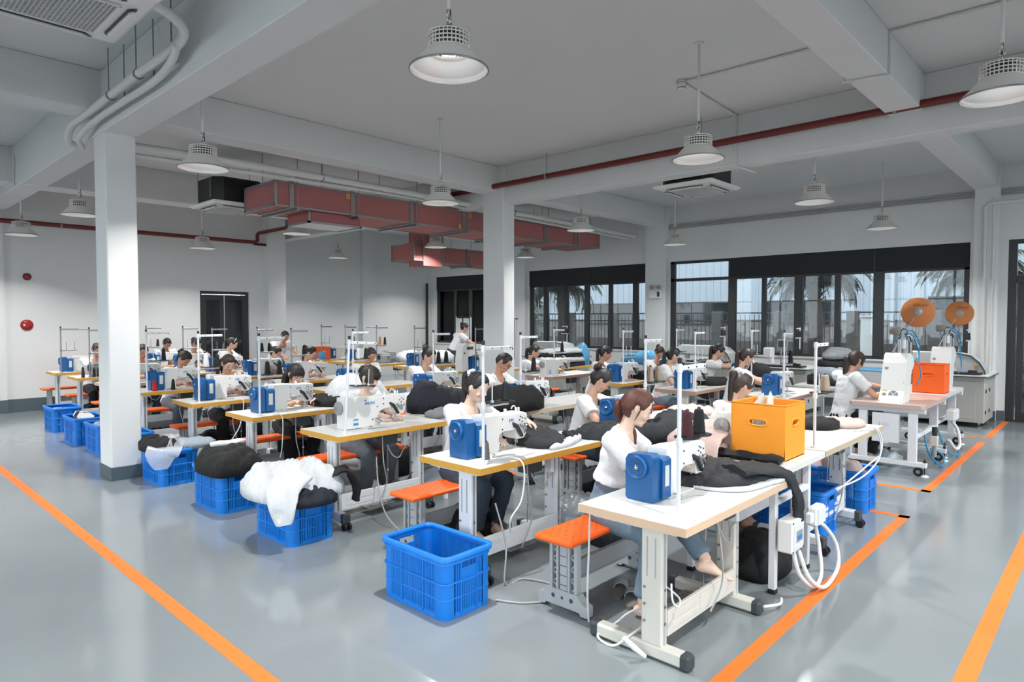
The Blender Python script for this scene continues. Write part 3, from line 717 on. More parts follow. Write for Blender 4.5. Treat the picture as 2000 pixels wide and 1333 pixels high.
MB().lathe([(.0,.05),(.05,.05),(.09,.04),(.105,.01),(.105,0)],24,mx=Matrix.Rotation(PI/2,4,'X')).build('gong','alarm_red',t); MB().box((-.05,-.052,.0),(.03,.006,.03),.002).build('label_plate','sticker_white',t); MB().box((.04,-.052,-.01),(.04,.006,.02),.002).build('label_plate','dark_plastic',t)

# ------------------------------------------------------------ tape on the floor
def tape(label, pts, w=.075):
    P = [V((x,y,0)) for x, y in pts]; m = MB()
    for a, b in zip(P[:-1], P[1:]):
        d = (b-a).normalized(); n = V((-d.y,d.x,0))*w/2; e = d*w/2; z = V((0,0,.0016))
        m.add([a-e+n+z,a-e-n+z,b+e-n+z,b+e+n+z,a-e+n,a-e-n,b+e-n,b+e+n],[(3,2,1,0),(4,5,6,7),(0,1,5,4),(1,2,6,5),(2,3,7,6),(3,0,4,7)])
    tag(m.build('floor_tape','tape_orange'), label, 'floor marking', 'orange floor tape')
tape('long orange tape line on the open floor along the left aisle', [(1.5,12.0),(1.5,-2)], .085)
tape('orange tape corner beside the front tables with white hoses', [(2.4,1.42),(6.72,1.42),(6.72,2.0)], .085)
tape('orange tape line across the bottom right corner of the floor', [(3.0,.54),(9.5,.54)], .09)
tape('orange tape corner in front of the snap machine table', [(7.88,2.3),(7.88,1.47),(11.5,1.47)], .085)
tape('short orange tape strip beside the grey cabinet near the glass door', [(12.0,1.47),(12.0,1.7)], .07)
tape('orange tape strip running up to the glass door', [(12.2,1.47),(14.1,1.47)], .085)
# ------------------------------------------------------------ tables
def make_table(L, W, z, edge, metal, casters=True, legs=True, band=.045):
    def mk():
        t = thing('sewing_table', '', 'table')
        bx(.004, L-.004, .004, W-.004, z-.034, z).build('tabletop', 'laminate', t)
        e = MB(); zb = z-band
        addbx(e,0,L,0,.006,zb,z-.0015); addbx(e,0,L,W-.006,W,zb,z-.0015); addbx(e,0,.006,.006,W-.006,zb,z-.0015); addbx(e,L-.006,L,.006,W-.006,zb,z-.0015); addbx(e,.006,L-.006,.006,W-.006,zb,zb+.008)
        e.build('edge_band', edge, t)
        fz = .10 if casters else .045; yc = W*.34
        X2 = .96 if not casters else min(1.0, L-.2)
        for x in (.085, X2):
            l = MB(); l.box((x, yc, (fz+z-.05)/2+.02), (.062,.125,z-.05-fz-.02), .008); l.box((x, W/2, z-.055),(.085,W*.78,.02)); o = l.build('leg', metal, t)
            g = MB()
            for dy in (-.025,.025): g.box((x-.0315, yc+dy, z*.72),(.002,.008,z*.28))
            g.box((x, yc-.0632, z*.5),(.02,.002,z*.8)); g.build('leg_groove','grey_plastic' if metal=='cream_metal' else 'machine_grey',o)
            b = MB()
            for zz in (z*.38,z*.5,z*.26): b.cyl((x-.036,yc+.04,zz),(x-.03,yc+.04,zz),.008,n=8); b.cyl((x,yc-.068,zz),(x,yc-.062,zz),.008,n=8)
            b.build('bolt','steel',o)
            f = MB().box((x, W/2-.02, fz), (.07, W*.80, .075), .012); f.build('foot', metal, o)
            for s in (-1,1):
                yy = W/2-.02+s*W*.40
                if casters:
                    c = MB(); c.box((x,yy,fz-.005),(.074,.05,.09),.008); c.build('end_cap','dark_plastic',o)
                    k = MB(); k.cyl((x-.013,yy+s*.02,.032),(x-.033,yy+s*.02,.032),.032,n=14); k.cyl((x+.013,yy+s*.02,.032),(x+.033,yy+s*.02,.032),.032,n=14); k.box((x,yy+s*.01,.055),(.03,.05,.04),.006); k.build('caster','black_plastic',o)
                else:
                    c = MB(); c.box((x,yy+s*.012,fz-.003),(.078,.06,.084),.014); c.build('end_cap','dark_plastic',o)
        xb0, xb1 = .085+.031, X2-.031; yb = yc-.055
        cb = MB(); addbx(cb, xb0, xb1, yb-.012, yb+.012, .10+fz*.4, .235+fz*.4, .004); o = cb.build('crossbar', metal, t)
        rb = MB()
        for k in range(2): addbx(rb, xb0+.05, xb0+.05+(xb1-xb0)*.34, yb-.0145, yb-.011, .128+fz*.4+.05*k, .16+fz*.4+.05*k, .002)
        addbx(rb, xb0+.06+(xb1-xb0)*.36, xb1-.05, yb-.0145, yb-.011, .128+fz*.4, .21+fz*.4, .002)
        rb.build('crossbar_rib', metal, o)
        p = MB(); p.box((L*.5, W*.52, .07),(.30,.20,.014),.005,); 
        for k in range(7): p.box((L*.5-.12+.04*k, W*.52, .08),(.02,.16,.006))
        p.build('pedal','machine_grey',t)
        pb = MB(); pb.tube([(.10,W*.62,fz),(.22,W*.62,.06),(L*.5,W*.62,.055),(X2-.12,W*.62,.06),(X2-.02,W*.62,fz)],.014,6); pb.build('pedal_bar', metal, t)
        r = MB(); r.cyl((L*.5+.1,W*.45,.08),(L*.5+.08,W*.40,z-.12),.004,n=6); r.ball((L*.5+.09,W*.42,.38),.012,8,6); r.build('pedal_rod','chrome',t)
        c = MB(); c.box((L*(.52 if casters else .62), W*.30, z-.105),(.16,.12,.12),.008); c.build('control_box','dark_plastic',t)
        c = MB(); c.box((L*.66, W*.24, z-.12),(.035,.06,.15),.005); c.build('knee_lever_box','white_metal',t)
        w = MB(); w.tube(smooth_path([(L*.5,W*.25,z-.16),(L*.53,W*.2,z-.26),(L*.60,W*.22,z-.30),(L*.66,W*.26,z-.24),(L*.68,W*.22,z-.2)],5),.006,6); w.tube(smooth_path([(L*.44,W*.2,z-.06),(L*.42,W*.12,z-.3),(L*.46,W*.16,z-.5),(L*.40,W*.2,.12)],5),.005,6); w.build('cord','cable_grey',t)
        return t
    return proto(('table',L,W,z,edge,metal,casters), mk)

# ------------------------------------------------------------ sewing machines
def screws(m, pts, y, r=.006):
    for x, z in pts: m.cyl((x,y,z),(x,y-.003,z),r,n=8)
def make_machine(kind, txt=None):
    def mk():
        t = thing('sewing_machine', '', 'sewing machine')
        bx(.16,.63,-.09,.09,0,.006,.002).build('bed_plate','chrome' if kind=='x' else 'machine_white',t)
        a = MB()
        if kind == 'blue':
            prof = [(.17,.004),(.31,.004),(.325,.03),(.315,.09),(.33,.135),(.375,.155),(.50,.150),(.512,.085),(.53,.075),(.60,.078),(.625,.11),(.640,.20),(.632,.262),(.60,.275),(.46,.272),(.30,.285),(.17,.285)]
        else:
            prof = [(-.01,.004),(.30,.004),(.33,.05),(.335,.10),(.36,.14),(.42,.16),(.56,.158),(.565,.10),(.585,.085),(.63,.09),(.655,.13),(.665,.22),(.65,.268),(.60,.275),(.42,.275),(.30,.268),(.10,.285),(-.01,.283)]
        n = len(prof); A, B = -.062, .062
        cx = sum(p[0] for p in prof)/n; cz = sum(p[1] for p in prof)/n
        ins = [(p[0]+(cx-p[0])*.02, p[1]+(cz-p[1])*.045) for p in prof]
        rings = [[(x, y, z) for x, z in q] for y, q in ((A-.006,ins),(A,prof),(B,prof),(B+.006,ins))]
        a.loft(rings, True, True, False); arm = a.build('arm_body','machine_white',t)
        s = MB(); screws(s, [(.36,.245),(.48,.175),(.36,.17),(.545,.22),(.575,.235),(.575,.205),(.61,.225),(.60,.185),(.555,.245),(.60,.12),(.335,.06)] if kind=='blue' else [(.2,.25),(.40,.25),(.40,.2),(.585,.22),(.61,.235),(.60,.20),(.33,.18),(.28,.07),(.63,.22)], A-.006); s.build('screw','black_plastic',t)
        nb = MB(); nb.cyl((.575,0,.09),(.575,0,.045),.007,n=8); nb.cyl((.575,0,.05),(.575,0,.008),.0022,n=6); nb.cyl((.595,0,.09),(.595,0,.03),.006,n=8); nb.box((.59,0,.014),(.035,.02,.01),.003); nb.build('needle_bar','chrome',t)
        k = MB()
        for x, z, r in ((.58,.295,.010),(.61,.293,.008),(.46,.295,.012)): k.cyl((x,0,.27),(x,0,z+.01),r,n=10)
        k.tube([(.53+.022*math.cos(b), -.02, .302+.022*math.sin(b)) for b in [PI*j/8 for j in range(9)]], .005, 6); k.build('thread_guide','machine_white',t)
        tk = MB(); tk.tube([(.55,-.072,.19),(.58,-.085,.16),(.61,-.075,.13)],.008,6); tk.lathe([(.0,0),(.016,0),(.016,.02),(.0,.02)],12,mx=Matrix.Translation((.615,-.066,.175)) @ Matrix.Rotation(PI/2,4,'X')); tk.build('tension_dial','chrome',t)
        wl = MB(); wl.tube([(.47,-.055,.205),(.50,-.085,.18),(.555,-.085,.10)],[.013,.016,.014],8); wl.build('work_lamp','black_plastic',t)
        ck = MB(); ck.tube(smooth_path([(.25,-.07,.01),(.24,-.12,.008),(.18,-.15,.006),(.30,-.16,.006),(.36,-.2,.004)],5),.006,6); ck.build('cable','cable_grey',t)
        if kind == 'blue':
            h = MB(); h.prism([(-.075,.004),(.095,.004),(.105,.02),(.105,.235),(.085,.265),(-.055,.275),(-.075,.255)], -.005, .075, 'x'); h.build('motor_cover','motor_blue',t)
            h = MB(); h.prism([(-.09,.012),(.085,.004),(.095,.02),(.095,.215),(.08,.24),(-.075,.245),(-.09,.23)], .078, .172, 'x'); h.build('motor_cover','motor_blue',t)
            w = MB(); mx = Matrix.Translation((-.005,.025,.195)) @ Matrix.Rotation(-PI/2,4,'Y')
            w.lathe([(.0,.022),(.018,.022),(.020,.014),(.026,.012),(.030,.017),(.036,.012),(.041,.017),(.047,.012),(.052,.018),(.060,.026),(.068,.02),(.068,0)],28,mx=mx); w.build('handwheel','motor_blue',t)
            MB().lathe([(0,.027),(.010,.027),(.014,.021)],12,mx=mx).build('hub','chrome',t)
            MB().box((.125,-.0915,.14),(.045,.002,.12)).build('sticker','sticker_white',t)
        else:
            mx = Matrix.Translation((-.01,.02,.19)) @ Matrix.Rotation(-PI/2,4,'Y')
            MB().lathe([(0,.03),(.02,.03),(.024,.024),(.055,.024),(.062,.016),(.062,.0)],28,mx=mx).build('handwheel','machine_grey',t)
            MB().lathe([(0,.034),(.012,.034),(.014,.028)],10,mx=mx).build('hub','steel',t)
            st = MB(); st.box((.10,-.0695,.06),(.06,.002,.075)); o = st.build('sticker','sticker_white',t)
            st = MB(); st.box((.10,-.071,.085),(.05,.002,.012)); st.box((.10,-.071,.045),(.05,.002,.02)); st.build('sticker_print','print_blue',o)
            kl = MB(); kl.tube([(.33,-.08,.02),(.36,-.09,.05),(.30,-.085,.08)],.008,6); kl.build('lifter_lever','chrome',t)
        if txt:
            me = text_mesh(txt, .027 if kind == 'blue' else .034, 'print_blue', bold=.0006)
            link('lettering', me, t, (.455 if kind=='blue' else .25, A-.0075, .228 if kind=='blue' else .22), (PI/2,0,0))
        return t
    return proto(('mach',kind,txt), mk)
def make_overlock():
    def mk():
        t = thing('overlock_machine', '', 'sewing machine')
        b = MB(); b.box((.14,0,.10),(.26,.20,.18),.02); b.box((.14,0,.20),(.22,.16,.05),.02); b.build('body','machine_grey',t)
        h = MB(); h.prism([(.25,.10),(.40,.10),(.43,.14),(.43,.22),(.40,.24),(.25,.24)],-.06,.06,'y'); h.build('head','machine_grey',t)
        MB().lathe([(0,.03),(.05,.03),(.06,.015),(.06,0)],20,mx=Matrix.Translation((.01,0,.14)) @ Matrix.Rotation(-PI/2,4,'Y')).build('handwheel','black_plastic',t)
        f = MB(); f.box((.33,-.05,.06),(.16,.06,.10),.01); f.box((.2,-.104,.12),(.05,.004,.06)); f.build('looper_cover','steel',t)
        k = MB()
        for x in (.06,.10,.14,.18,.22): k.cyl((x,-.02,.22),(x,-.02,.29),.005,n=6); k.ball((x,-.02,.26),.011,8,6)
        k.build('tension_post','chrome',t)
        n_ = MB(); n_.cyl((.40,0,.10),(.40,0,.02),.005,n=6); n_.box((.40,0,.012),(.04,.03,.012)); n_.build('needle_bar','chrome',t)
        return t
    return proto('overlock', mk)
# ------------------------------------------------------------ thread stand and cones
def make_stand(metal='white_metal', double=False):
    def mk():
        t = thing('thread_stand', '', 'thread stand')
        p = MB(); p.cyl((0,0,0),(0,0,.81),.011,n=10); p.cyl((0,0,0),(0,0,.012),.026,n=14); p.build('pole',metal,t)
        MB().cyl((0,0,.81),(0,0,.84),.012,n=10).build('cap','black_plastic',t)
        a = MB(); a.box((.145,0,.785),(.27,.012,.026),.003); a.cyl((0,0,.765),(0,0,.805),.016,n=10); a.build('guide_arm',metal,t)
        h = MB()
        for x in (.08,.17,.26): h.cyl((x,-.0065,.785),(x,-.009,.785),.005,n=8)
        h.cyl((.275,0,.80),(.29,0,.77),.004,n=6); h.build('guide_eyelet','black_plastic',t)
        b = MB(); b.box((.12,0,.395),(.25,.012,.014),.002); b.cyl((0,0,.38),(0,0,.42),.017,n=10)
        b.build('tray_arm',metal,t)
        for x in (.085,.215):
            MB().lathe([(.0,.404),(.066,.41),(.07,.416),(.068,.418),(.0,.414)],24,c=(x,0,0)).build('spool_dish','black_plastic' if metal!='steel' else 'machine_white',t)
            s = MB(); s.cyl((x,0,.41),(x,0,.56),.0045,n=8); s.cyl((x,0,.41),(x,0,.43),.012,n=10); s.build('spool_pin',metal,t)
        if double: MB().box((-.13,0,.80),(.25,.01,.016),.002).build('guide_arm',metal,t)
        return t
    return proto(('stand',metal,double), mk)
def make_cone(m, h=.125, r=.031):
    def mk():
        t = thing('thread_cone','', 'thread cone')
        n = 12; prof = [(.010,0),(r*.92,.003)]+[(r*(1-.33*i/n)+(.0009 if i%2 else -.0009), .006+(h-.012)*i/n) for i in range(n+1)]+[(r*.58,h-.002),(.008,h)]
        MB().lathe(prof,18,cap=True).build('thread_winding',m,t)
        c = MB(); c.lathe([(.0,h+.012),(.008,h+.012),(.012,h-.003)],12); c.lathe([(r*.95,0),(r*.95,.004),(.005,.004)],14); c.build('cone_core','black_plastic' if 'white' not in m else 'sticker_white',t)
        return t
    return proto(('cone',m,h,r), mk)
# ------------------------------------------------------------ bench
def make_bench(L=1.12, col='orange_plastic'):
    def mk():
        t = thing('work_bench','', 'bench'); W = .29; z = .48
        s = MB(); s.box((L/2,0,z-.018),(L,W,.036),.012); s.build('seat',col,t)
        h = MB()
        for i in range(26):
            for j in range(9):
                x = .06+(L-.12)*i/25; y = -W/2+.035+(W-.07)*j/8
                if (i+j)%2 == 0 and not (i//6)%3 == 2 : h.lathe([(.0,.0006),(.0055,.0006),(.0055,-.001)],7,c=(x,y,z))
        o = h.build('seat_perforation','dark_plastic',t); o['kind'] = 'stuff'
        for x in (.13, L-.13):
            l = MB()
            for sy in (-1,1):
                l.box((x,sy*.095,.27),(.05,.022,.36),.004); l.box((x,sy*.045,.27),(.05,.016,.36),.003)
                for k in range(5):
                    zc = .125+.072*k
                    for d in (-1,1): l.tube([(x,sy*.048,zc),(x,sy*.092,zc+.072*d*.5+.0)],.007,5)
            l.box((x,0,.27),(.036,.06,.36),.004); l.build('leg','grey_plastic',t)
            f = MB(); f.prism([(-.19,.012),(-.19,.075),(-.15,.09),(-.115,.13),(.115,.13),(.15,.09),(.19,.075),(.19,.012),(.14,.012),(.13,.03),(-.13,.03),(-.14,.012)],x-.03,x+.03,'x'); f.build('leg_foot','grey_plastic',t)
            g = MB()
            for y in (-.07,0,.07): g.cyl((x-.031,y,.085),(x-.029,y,.085),.014 if y else .010,n=12)
            for zz in (.16,.22,.28,.34,.40): g.box((x-.0185,0,zz),(.002,.05,.004))
            g.build('leg_hole','dark_plastic',t)
            r = MB()
            for s_ in (-1,1): r.box((x,s_*.165,.006),(.05,.04,.012),.003)
            r.build('rubber_pad','black_plastic',t)
        st = MB(); st.box((L/2,0,.22),(L-.3,.02,.13),.006); o = st.build('stretcher','grey_plastic',t)
        st = MB()
        for s_ in (-1,1): st.box((L/2,s_*.012,.165),(L-.34,.006,.012)); st.box((L/2,s_*.012,.275),(L-.34,.006,.012))
        st.build('stretcher_rib','grey_plastic',o)
        return t
    return proto(('bench',L,col), mk)
# ------------------------------------------------------------ blue crate
def rrect(w, d, r, z, n=5):
    pts = []
    for cx, cy, a0 in ((w/2-r,d/2-r,0),(-w/2+r,d/2-r,PI/2),(-w/2+r,-d/2+r,PI),(w/2-r,-d/2+r,1.5*PI)):
        for k in range(n+1): a = a0+PI/2*k/n; pts.append((cx+r*math.cos(a), cy+r*math.sin(a), z))
    return pts
def make_crate():
    def mk():
        t = thing('crate','', 'crate'); W, D, H = .40, .62, .385
        def band(mb, z0, z1, th, grow=0.0):
            a = [rrect(W-.02*(1-z0/H)+2*grow, D-.02*(1-z0/H)+2*grow, .05, z0), rrect(W-.02*(1-z1/H)+2*grow, D-.02*(1-z1/H)+2*grow, .05, z1)]
            b = [rrect(W-.02*(1-z1/H)-2*th, D-.02*(1-z1/H)-2*th, .045, z1), rrect(W-.02*(1-z0/H)-2*th, D-.02*(1-z0/H)-2*th, .045, z0)]
            mb.loft([a[0],a[1],b[0],b[1],a[0]], False, False)
        r = MB(); band(r, H-.03, H, .012, .012); band(r, H-.055, H-.03, .004, .002); r.build('rim','crate_blue',t)
        r = MB(); band(r,.0,.035,.008,.003); r.build('base_band','crate_blue',t)
        r = MB(); band(r,.12,.128,.004,.004); band(r,.215,.225,.004,.006); r.build('hoop_rib','crate_blue',t)
        MB().box((0,0,.02),(W-.05,D-.05,.008)).build('floor_panel','crate_blue',t)
        for sx in (-1,1):
            for sy in (-1,1):
                c = MB(); pts = [p for p in rrect(W-.012,D-.012,.05,0)]; q = {(1,1):0,(-1,1):6,(-1,-1):12,(1,-1):18}[(sx,sy)]
                arc = pts[q:q+6]; arc = [(arc[0][0]-(.035*sx if sx*sy<0 else 0),arc[0][1]-(.035*sy if sx*sy>0 else 0),0)]+arc+[(arc[-1][0]-(.035*sx if sx*sy>0 else 0),arc[-1][1]-(.035*sy if sx*sy<0 else 0),0)]
                inn = [(p[0]*.975,p[1]*.985,0) for p in arc]; poly = [(p[0],p[1]) for p in arc]+[(p[0],p[1]) for p in inn[::-1]]
                c.prism(poly,.01,H-.04,'z'); c.build('corner_post','crate_blue',t)
        for s in (-1,1):
            m = MB(); n = 30          # long sides
            for k in range(n):
                y = -D/2+.095+(D-.19)*k/(n-1); m.box((s*(W/2-.009),y,H/2-.01),(.006,.0088 if s>0 else .0092,H-.06))
            for y in (-.105,.105): m.box((s*(W/2-.006),y,H/2-.01),(.010,.014,H-.06))
            m.build('side_lattice','crate_blue',t)
            m = MB(); n = 17
            for k in range(n):
                x = -W/2+.085+(W-.17)*k/(n-1)
                if abs(x) < .062: m.box((x,s*(D/2-.009),.115),(.0088,.006,.19))
                else: m.box((x,s*(D/2-.009),H/2-.01),(.0088,.006,H-.06))
            m.box((0,s*(D/2-.008),.245),(.14,.008,.085)); 
            for x in (-.067,.067): m.box((x,s*(D/2-.006),H/2-.01),(.012,.010,H-.06))
            m.build('end_lattice','crate_blue',t)
        return t
    return proto('crate', mk)
# ------------------------------------------------------------ garments and cloth piles
def inside(p, poly):
    x, y = p; r = False; n = len(poly)
    for i in range(n):
        x1, y1 = poly[i]; x2, y2 = poly[(i+1) % n]
        if (y1 > y) != (y2 > y) and x < (x2-x1)*(y-y1)/(y2-y1)+x1: r = not r
    return r
def edge_dist(p, poly):
    best = 9; n = len(poly); px, py = p
    for i in range(n):
        x1, y1 = poly[i]; x2, y2 = poly[(i+1) % n]; dx, dy = x2-x1, y2-y1
        t = max(0, min(1, ((px-x1)*dx+(py-y1)*dy)/(dx*dx+dy*dy+1e-12))); d = math.hypot(px-x1-t*dx, py-y1-t*dy); best = min(best, d)
    return best
def garment(name, label, cat, poly, h, m, seed=0, base=.81, res=.018, fold=1.0, puff=.06, group=None, parent=None, scale=6.0, peak=None, under=None, smooth_poly=True, quilt=0):
    """heap of cloth: the outline (world x,y) is filled with a folded, puffed surface closed underneath. under(x,y) gives the support height"""
    if smooth_poly:
        P = [V((p[0],p[1],0)) for p in poly]; n = len(P); out = []
        for i in range(n):
            a, b, c, d = P[i-1], P[i], P[(i+1)%n], P[(i+2)%n]
            for k in range(4):
                t = k/4; q = .5*((2*b)+(c-a)*t+(2*a-5*b+4*c-d)*t*t+(3*b-a-3*c+d)*t**3); out.append((q.x,q.y))
        poly = out
    xs = [p[0] for p in poly]; ys = [p[1] for p in poly]; cx, cy = sum(xs)/len(xs), sum(ys)/len(ys)
    nx = int((max(xs)-min(xs))/res)+3; ny = int((max(ys)-min(ys))/res)+3; x0, y0 = min(xs)-res, min(ys)-res
    c1, c2, c3 = math.cos(seed*1.7), math.sin(seed*1.7), math.cos(seed*.9+1)
    sh = V((seed*3.7, seed*1.3, seed*7.1)); top = {}; vs = []; fs = []
    def H(x, y, d):
        e = min(1, d/puff); e = math.sqrt(max(0, 1-(1-e)**2))
        q = V((x*scale, y*scale, 0))+sh; w = noise.noise(q*.33)*4.2; w2 = noise.noise(q*.6+V((5,1,2)))*3.6; w3 = noise.noise(q*1.3)*3
        s1 = math.sin(3.1*(q.x*c1+q.y*c2)+w); s2 = math.sin(6.3*(q.x*c3-q.y*c1)+w2+.8*s1); s3 = math.sin(13*(q.x*c2+q.y*c3)+w3+w)
        f = .66+.34*noise.noise(q*.3+V((9,2,4)))
        amp = fold*min(.30*h, .042)
        fd = amp*(.75*abs(s1)**.85+.5*abs(s2)**.85+.10*s3-.75)
        if quilt:
            u = (x*math.cos(seed)+y*math.sin(seed))/quilt; t_ = (y*math.cos(seed)-x*math.sin(seed))/quilt
            fd += .022*(abs(math.sin(PI*u+.6*w*.3))**.45-.7)+.006*(abs(math.sin(PI*t_*.45))**.4-.7)
        k = 1
        if peak: k = .35+.65*math.exp(-((x-peak[0])**2+(y-peak[1])**2)/(peak[2]**2))
        return max(.004, (h*k*max(.12, f)+fd)*e)
    for i in range(nx):
        for j in range(ny):
            x, y = x0+i*res, y0+j*res
            if inside((x, y), poly):
                d = edge_dist((x, y), poly); b = under(x, y) if under else base
                top[(i, j)] = len(vs); vs.append((x, y, b+H(x, y, d)))
    nt = len(vs)
    for (i, j), k in list(top.items()):
        x, y, z = vs[k]; vs.append((x, y, (under(x, y) if under else base)+.001))
    cells = [(i, j) for (i, j) in top if (i+1, j) in top and (i, j+1) in top and (i+1, j+1) in top]
    edge = {}
    for i, j in cells:
        q = [top[(i,j)], top[(i+1,j)], top[(i+1,j+1)], top[(i,j+1)]]
        fs.append(tuple(q)); fs.append(tuple(k+nt for k in q[::-1]))
        for a, b in zip(q, q[1:]+q[:1]): edge[(a, b)] = edge.get((a, b), 0)+1
    for (a, b) in edge:
        if (b, a) not in edge: fs.append((b, a, a+nt, b+nt))
    for (a, b) in list(edge):
        if (b, a) not in edge:
            for k in (a, b):
                x, y, z = vs[k]; bp = None; bd = 9
                for i in range(len(poly)):
                    x1, y1 = poly[i]; x2, y2 = poly[(i+1) % len(poly)]; dx, dy = x2-x1, y2-y1
                    t = max(0, min(1, ((x-x1)*dx+(y-y1)*dy)/(dx*dx+dy*dy+1e-12))); d = math.hypot(x-x1-t*dx, y-y1-t*dy)
                    if d < bd: bd = d; bp = (x1+t*dx, y1+t*dy)
                if bd < res*1.6: vs[k] = (bp[0], bp[1], z); vs[k+nt] = (bp[0], bp[1], vs[k+nt][2])
    used = sorted({k for f in fs for k in f}); rm = {k: n for n, k in enumerate(used)}
    cz = base if not under else 0
    org = (0,0,0) if parent else (cx, cy, cz)
    mb = MB(); mb.add([tuple(a-b for a, b in zip(vs[k], org)) for k in used], [tuple(rm[k] for k in f) for f in fs], True)
    me = mb.mesh(name, m); o = link(name, me, parent, org)
    if parent is None: tag(o, label, cat, group)
    return o
def drape(name, label, cat, path, widths, side, thick, m, seed=0, n=28, group=None, wav=.25, parent=None, tag_it=True):
    """a strip of padded cloth following a path, flattened section with rippled edges"""
    P = smooth_path(path, 6); k = len(P); mb = MB(); S = V(side).normalized(); rings = []
    sh = V((seed*2.3, seed*5.1, seed*.7))
    for i, p in enumerate(P):
        t = (P[min(i+1,k-1)]-P[max(i-1,0)]).normalized(); u = (S-t*S.dot(t)).normalized(); w = t.cross(u)
        q = i/(k-1)*(len(widths)-1); a = int(min(q, len(widths)-2)); W = widths[a]+(widths[a+1]-widths[a])*(q-a); rg = []
        for j in range(n):
            an = 2*PI*j/n; c, s = math.cos(an), math.sin(an)
            ux = math.copysign(abs(c)**.75, c); uz = math.copysign(abs(s)**.9, s)
            nz = noise.noise((p+u*W*ux)*9+sh); nz2 = noise.noise((p+u*W*ux)*22+sh)
            rg.append(p+u*W*.5*ux*(1+.12*nz*wav)+w*(thick*.5*uz*(1+1.1*nz+.4*nz2)+thick*.55*wav*nz))
        rings.append(rg)
    org = P[0] if parent is None else V((0,0,0))
    mb.loft([[p-org for p in r] for r in rings]); o = mb.build(name, m, parent, tuple(org))
    if parent is None and tag_it: tag(o, label, cat, group)
    return o
# ------------------------------------------------------------ people
QUEUE = []
def soft(mb, voxel, cb): QUEUE.append((mb, voxel, cb))
def flush():
    tmp = []
    for mb, vx, cb in QUEUE:
        o = bpy.data.objects.new('t', mb.mesh('t')); COL.objects.link(o)
        md = o.modifiers.new('r', 'REMESH'); md.mode = 'VOXEL'; md.voxel_size = vx; md.use_smooth_shade = True
        tmp.append((o, cb))
    dg = bpy.context.evaluated_depsgraph_get()
    for o, cb in tmp:
        me = bpy.data.meshes.new_from_object(o.evaluated_get(dg)); cb(me)
    for o, cb in tmp:
        old = o.data; bpy.data.objects.remove(o); bpy.data.meshes.remove(old)
    QUEUE.clear()
def relax(me, n, f=.5):
    if n:
        bm = bmesh.new(); bm.from_mesh(me)
        for _ in range(n): bmesh.ops.smooth_vert(bm, verts=bm.verts, factor=f, use_axis_x=True, use_axis_y=True, use_axis_z=True)
        bm.to_mesh(me); bm.free()
    me.polygons.foreach_set('use_smooth', [True]*len(me.polygons))
def displace(me, fn):
    ns = [v.vector.copy() for v in me.vertex_normals]; out = []
    for v, n in zip(me.vertices, ns):
        c = v.co+n*fn(v.co); out += [c.x, c.y, c.z]
    me.vertices.foreach_set('co', out); me.update()
def sstep(x, a, b):
    t = max(0., min(1., (x-a)/(b-a))); return t*t*(3-2*t)
def head_pt(th, ph, off=0.0):
    x, y, z = math.sin(th)*math.sin(ph), math.sin(th)*math.cos(ph), math.cos(th)
    Z = (.113+off)*z
    X = (.074+off)*x; Y = (.090+off)*(abs(y)**.86 if y > 0 else -abs(y)*1.08)
    if Z < -.015:
        t = min(1, (-Z-.015)/.098); X *= 1-.34*t**1.4
        Y *= (1-.10*t) if y > 0 else (1-.42*sstep(t, 0, .8))
    return V((X, Y, Z))
def head_solid(mb, mx, male=False):
    n, m = 44, 26
    mb.loft([[mx @ head_pt(PI*i/m, 2*PI*j/n) for j in range(n)] for i in range(1, m)], True, True)
    k = 1.12 if male else 1.0
    # nose wedge
    r0 = [(-.007,.078,.014),(.007,.078,.014),(.006,.087,.016),(-.006,.087,.016)]
    r1 = [(-.010,.076,-.008),(.010,.076,-.008),(.0065,.095,-.006),(-.0065,.095,-.006)]
    r2 = [(-.0165*k,.074,-.030),(.0165*k,.074,-.030),(.0085,.108*1.0,-.026),(-.0085,.108,-.026)]
    r3 = [(-.013*k,.074,-.038),(.013*k,.074,-.038),(.007,.098,-.037),(-.007,.098,-.037)]
    mb.loft([[mx @ V(p) for p in r] for r in (r0,r1,r2,r3)])
    mb.ball((0,.080,-.053),(.022,.0115,.0062),12,8,mx); mb.ball((0,.079,-.064),(.019,.0115,.0068),12,8,mx); mb.ball((0,.060,-.095),(.024*k,.0175,.0155),12,8,mx); mb.ball((0,.036,-.080),(.043*k,.043,.028),14,8,mx); mb.ball((0,.066,-.078),(.020,.012,.014),12,8,mx)
    for s in (-1,1):
        mb.ball((s*.031,.070,.002),(.0165,.0145,.0105),12,8,mx); mb.ball((s*.031,.074,.025),(.022,.010,.0065),12,6,mx); mb.ball((s*.040,.055,-.032),(.024,.022,.022),12,8,mx)
        e = Matrix.Translation((s*.0745,-.006,-.004)) @ Matrix.Rotation(s*.35,4,'Z'); mb.ball((0,0,0),(.0085,.017,.030),12,8,mx @ e); mb.ball((s*.006,-.009,.006),(.005,.012,.022),10,6,mx @ e)
def finger(mb, base, d, n, ln, r, curl):
    """three bones bending about the knuckle axis"""
    p = V(base); side = d.cross(n).normalized(); pts = [p.copy()]; dd = d.copy(); rs = [r]
    for k, f in enumerate((.45,.32,.23)):
        dd = (Matrix.Rotation(-curl*(1.0 if k else .7), 3, side) @ dd).normalized(); p = p+dd*ln*f; pts.append(p.copy()); rs.append(r*(.95,.88,.72)[k])
    mb.tube(pts, rs, 8); mb.ball(tuple(pts[-1]), rs[-1], 8, 6)
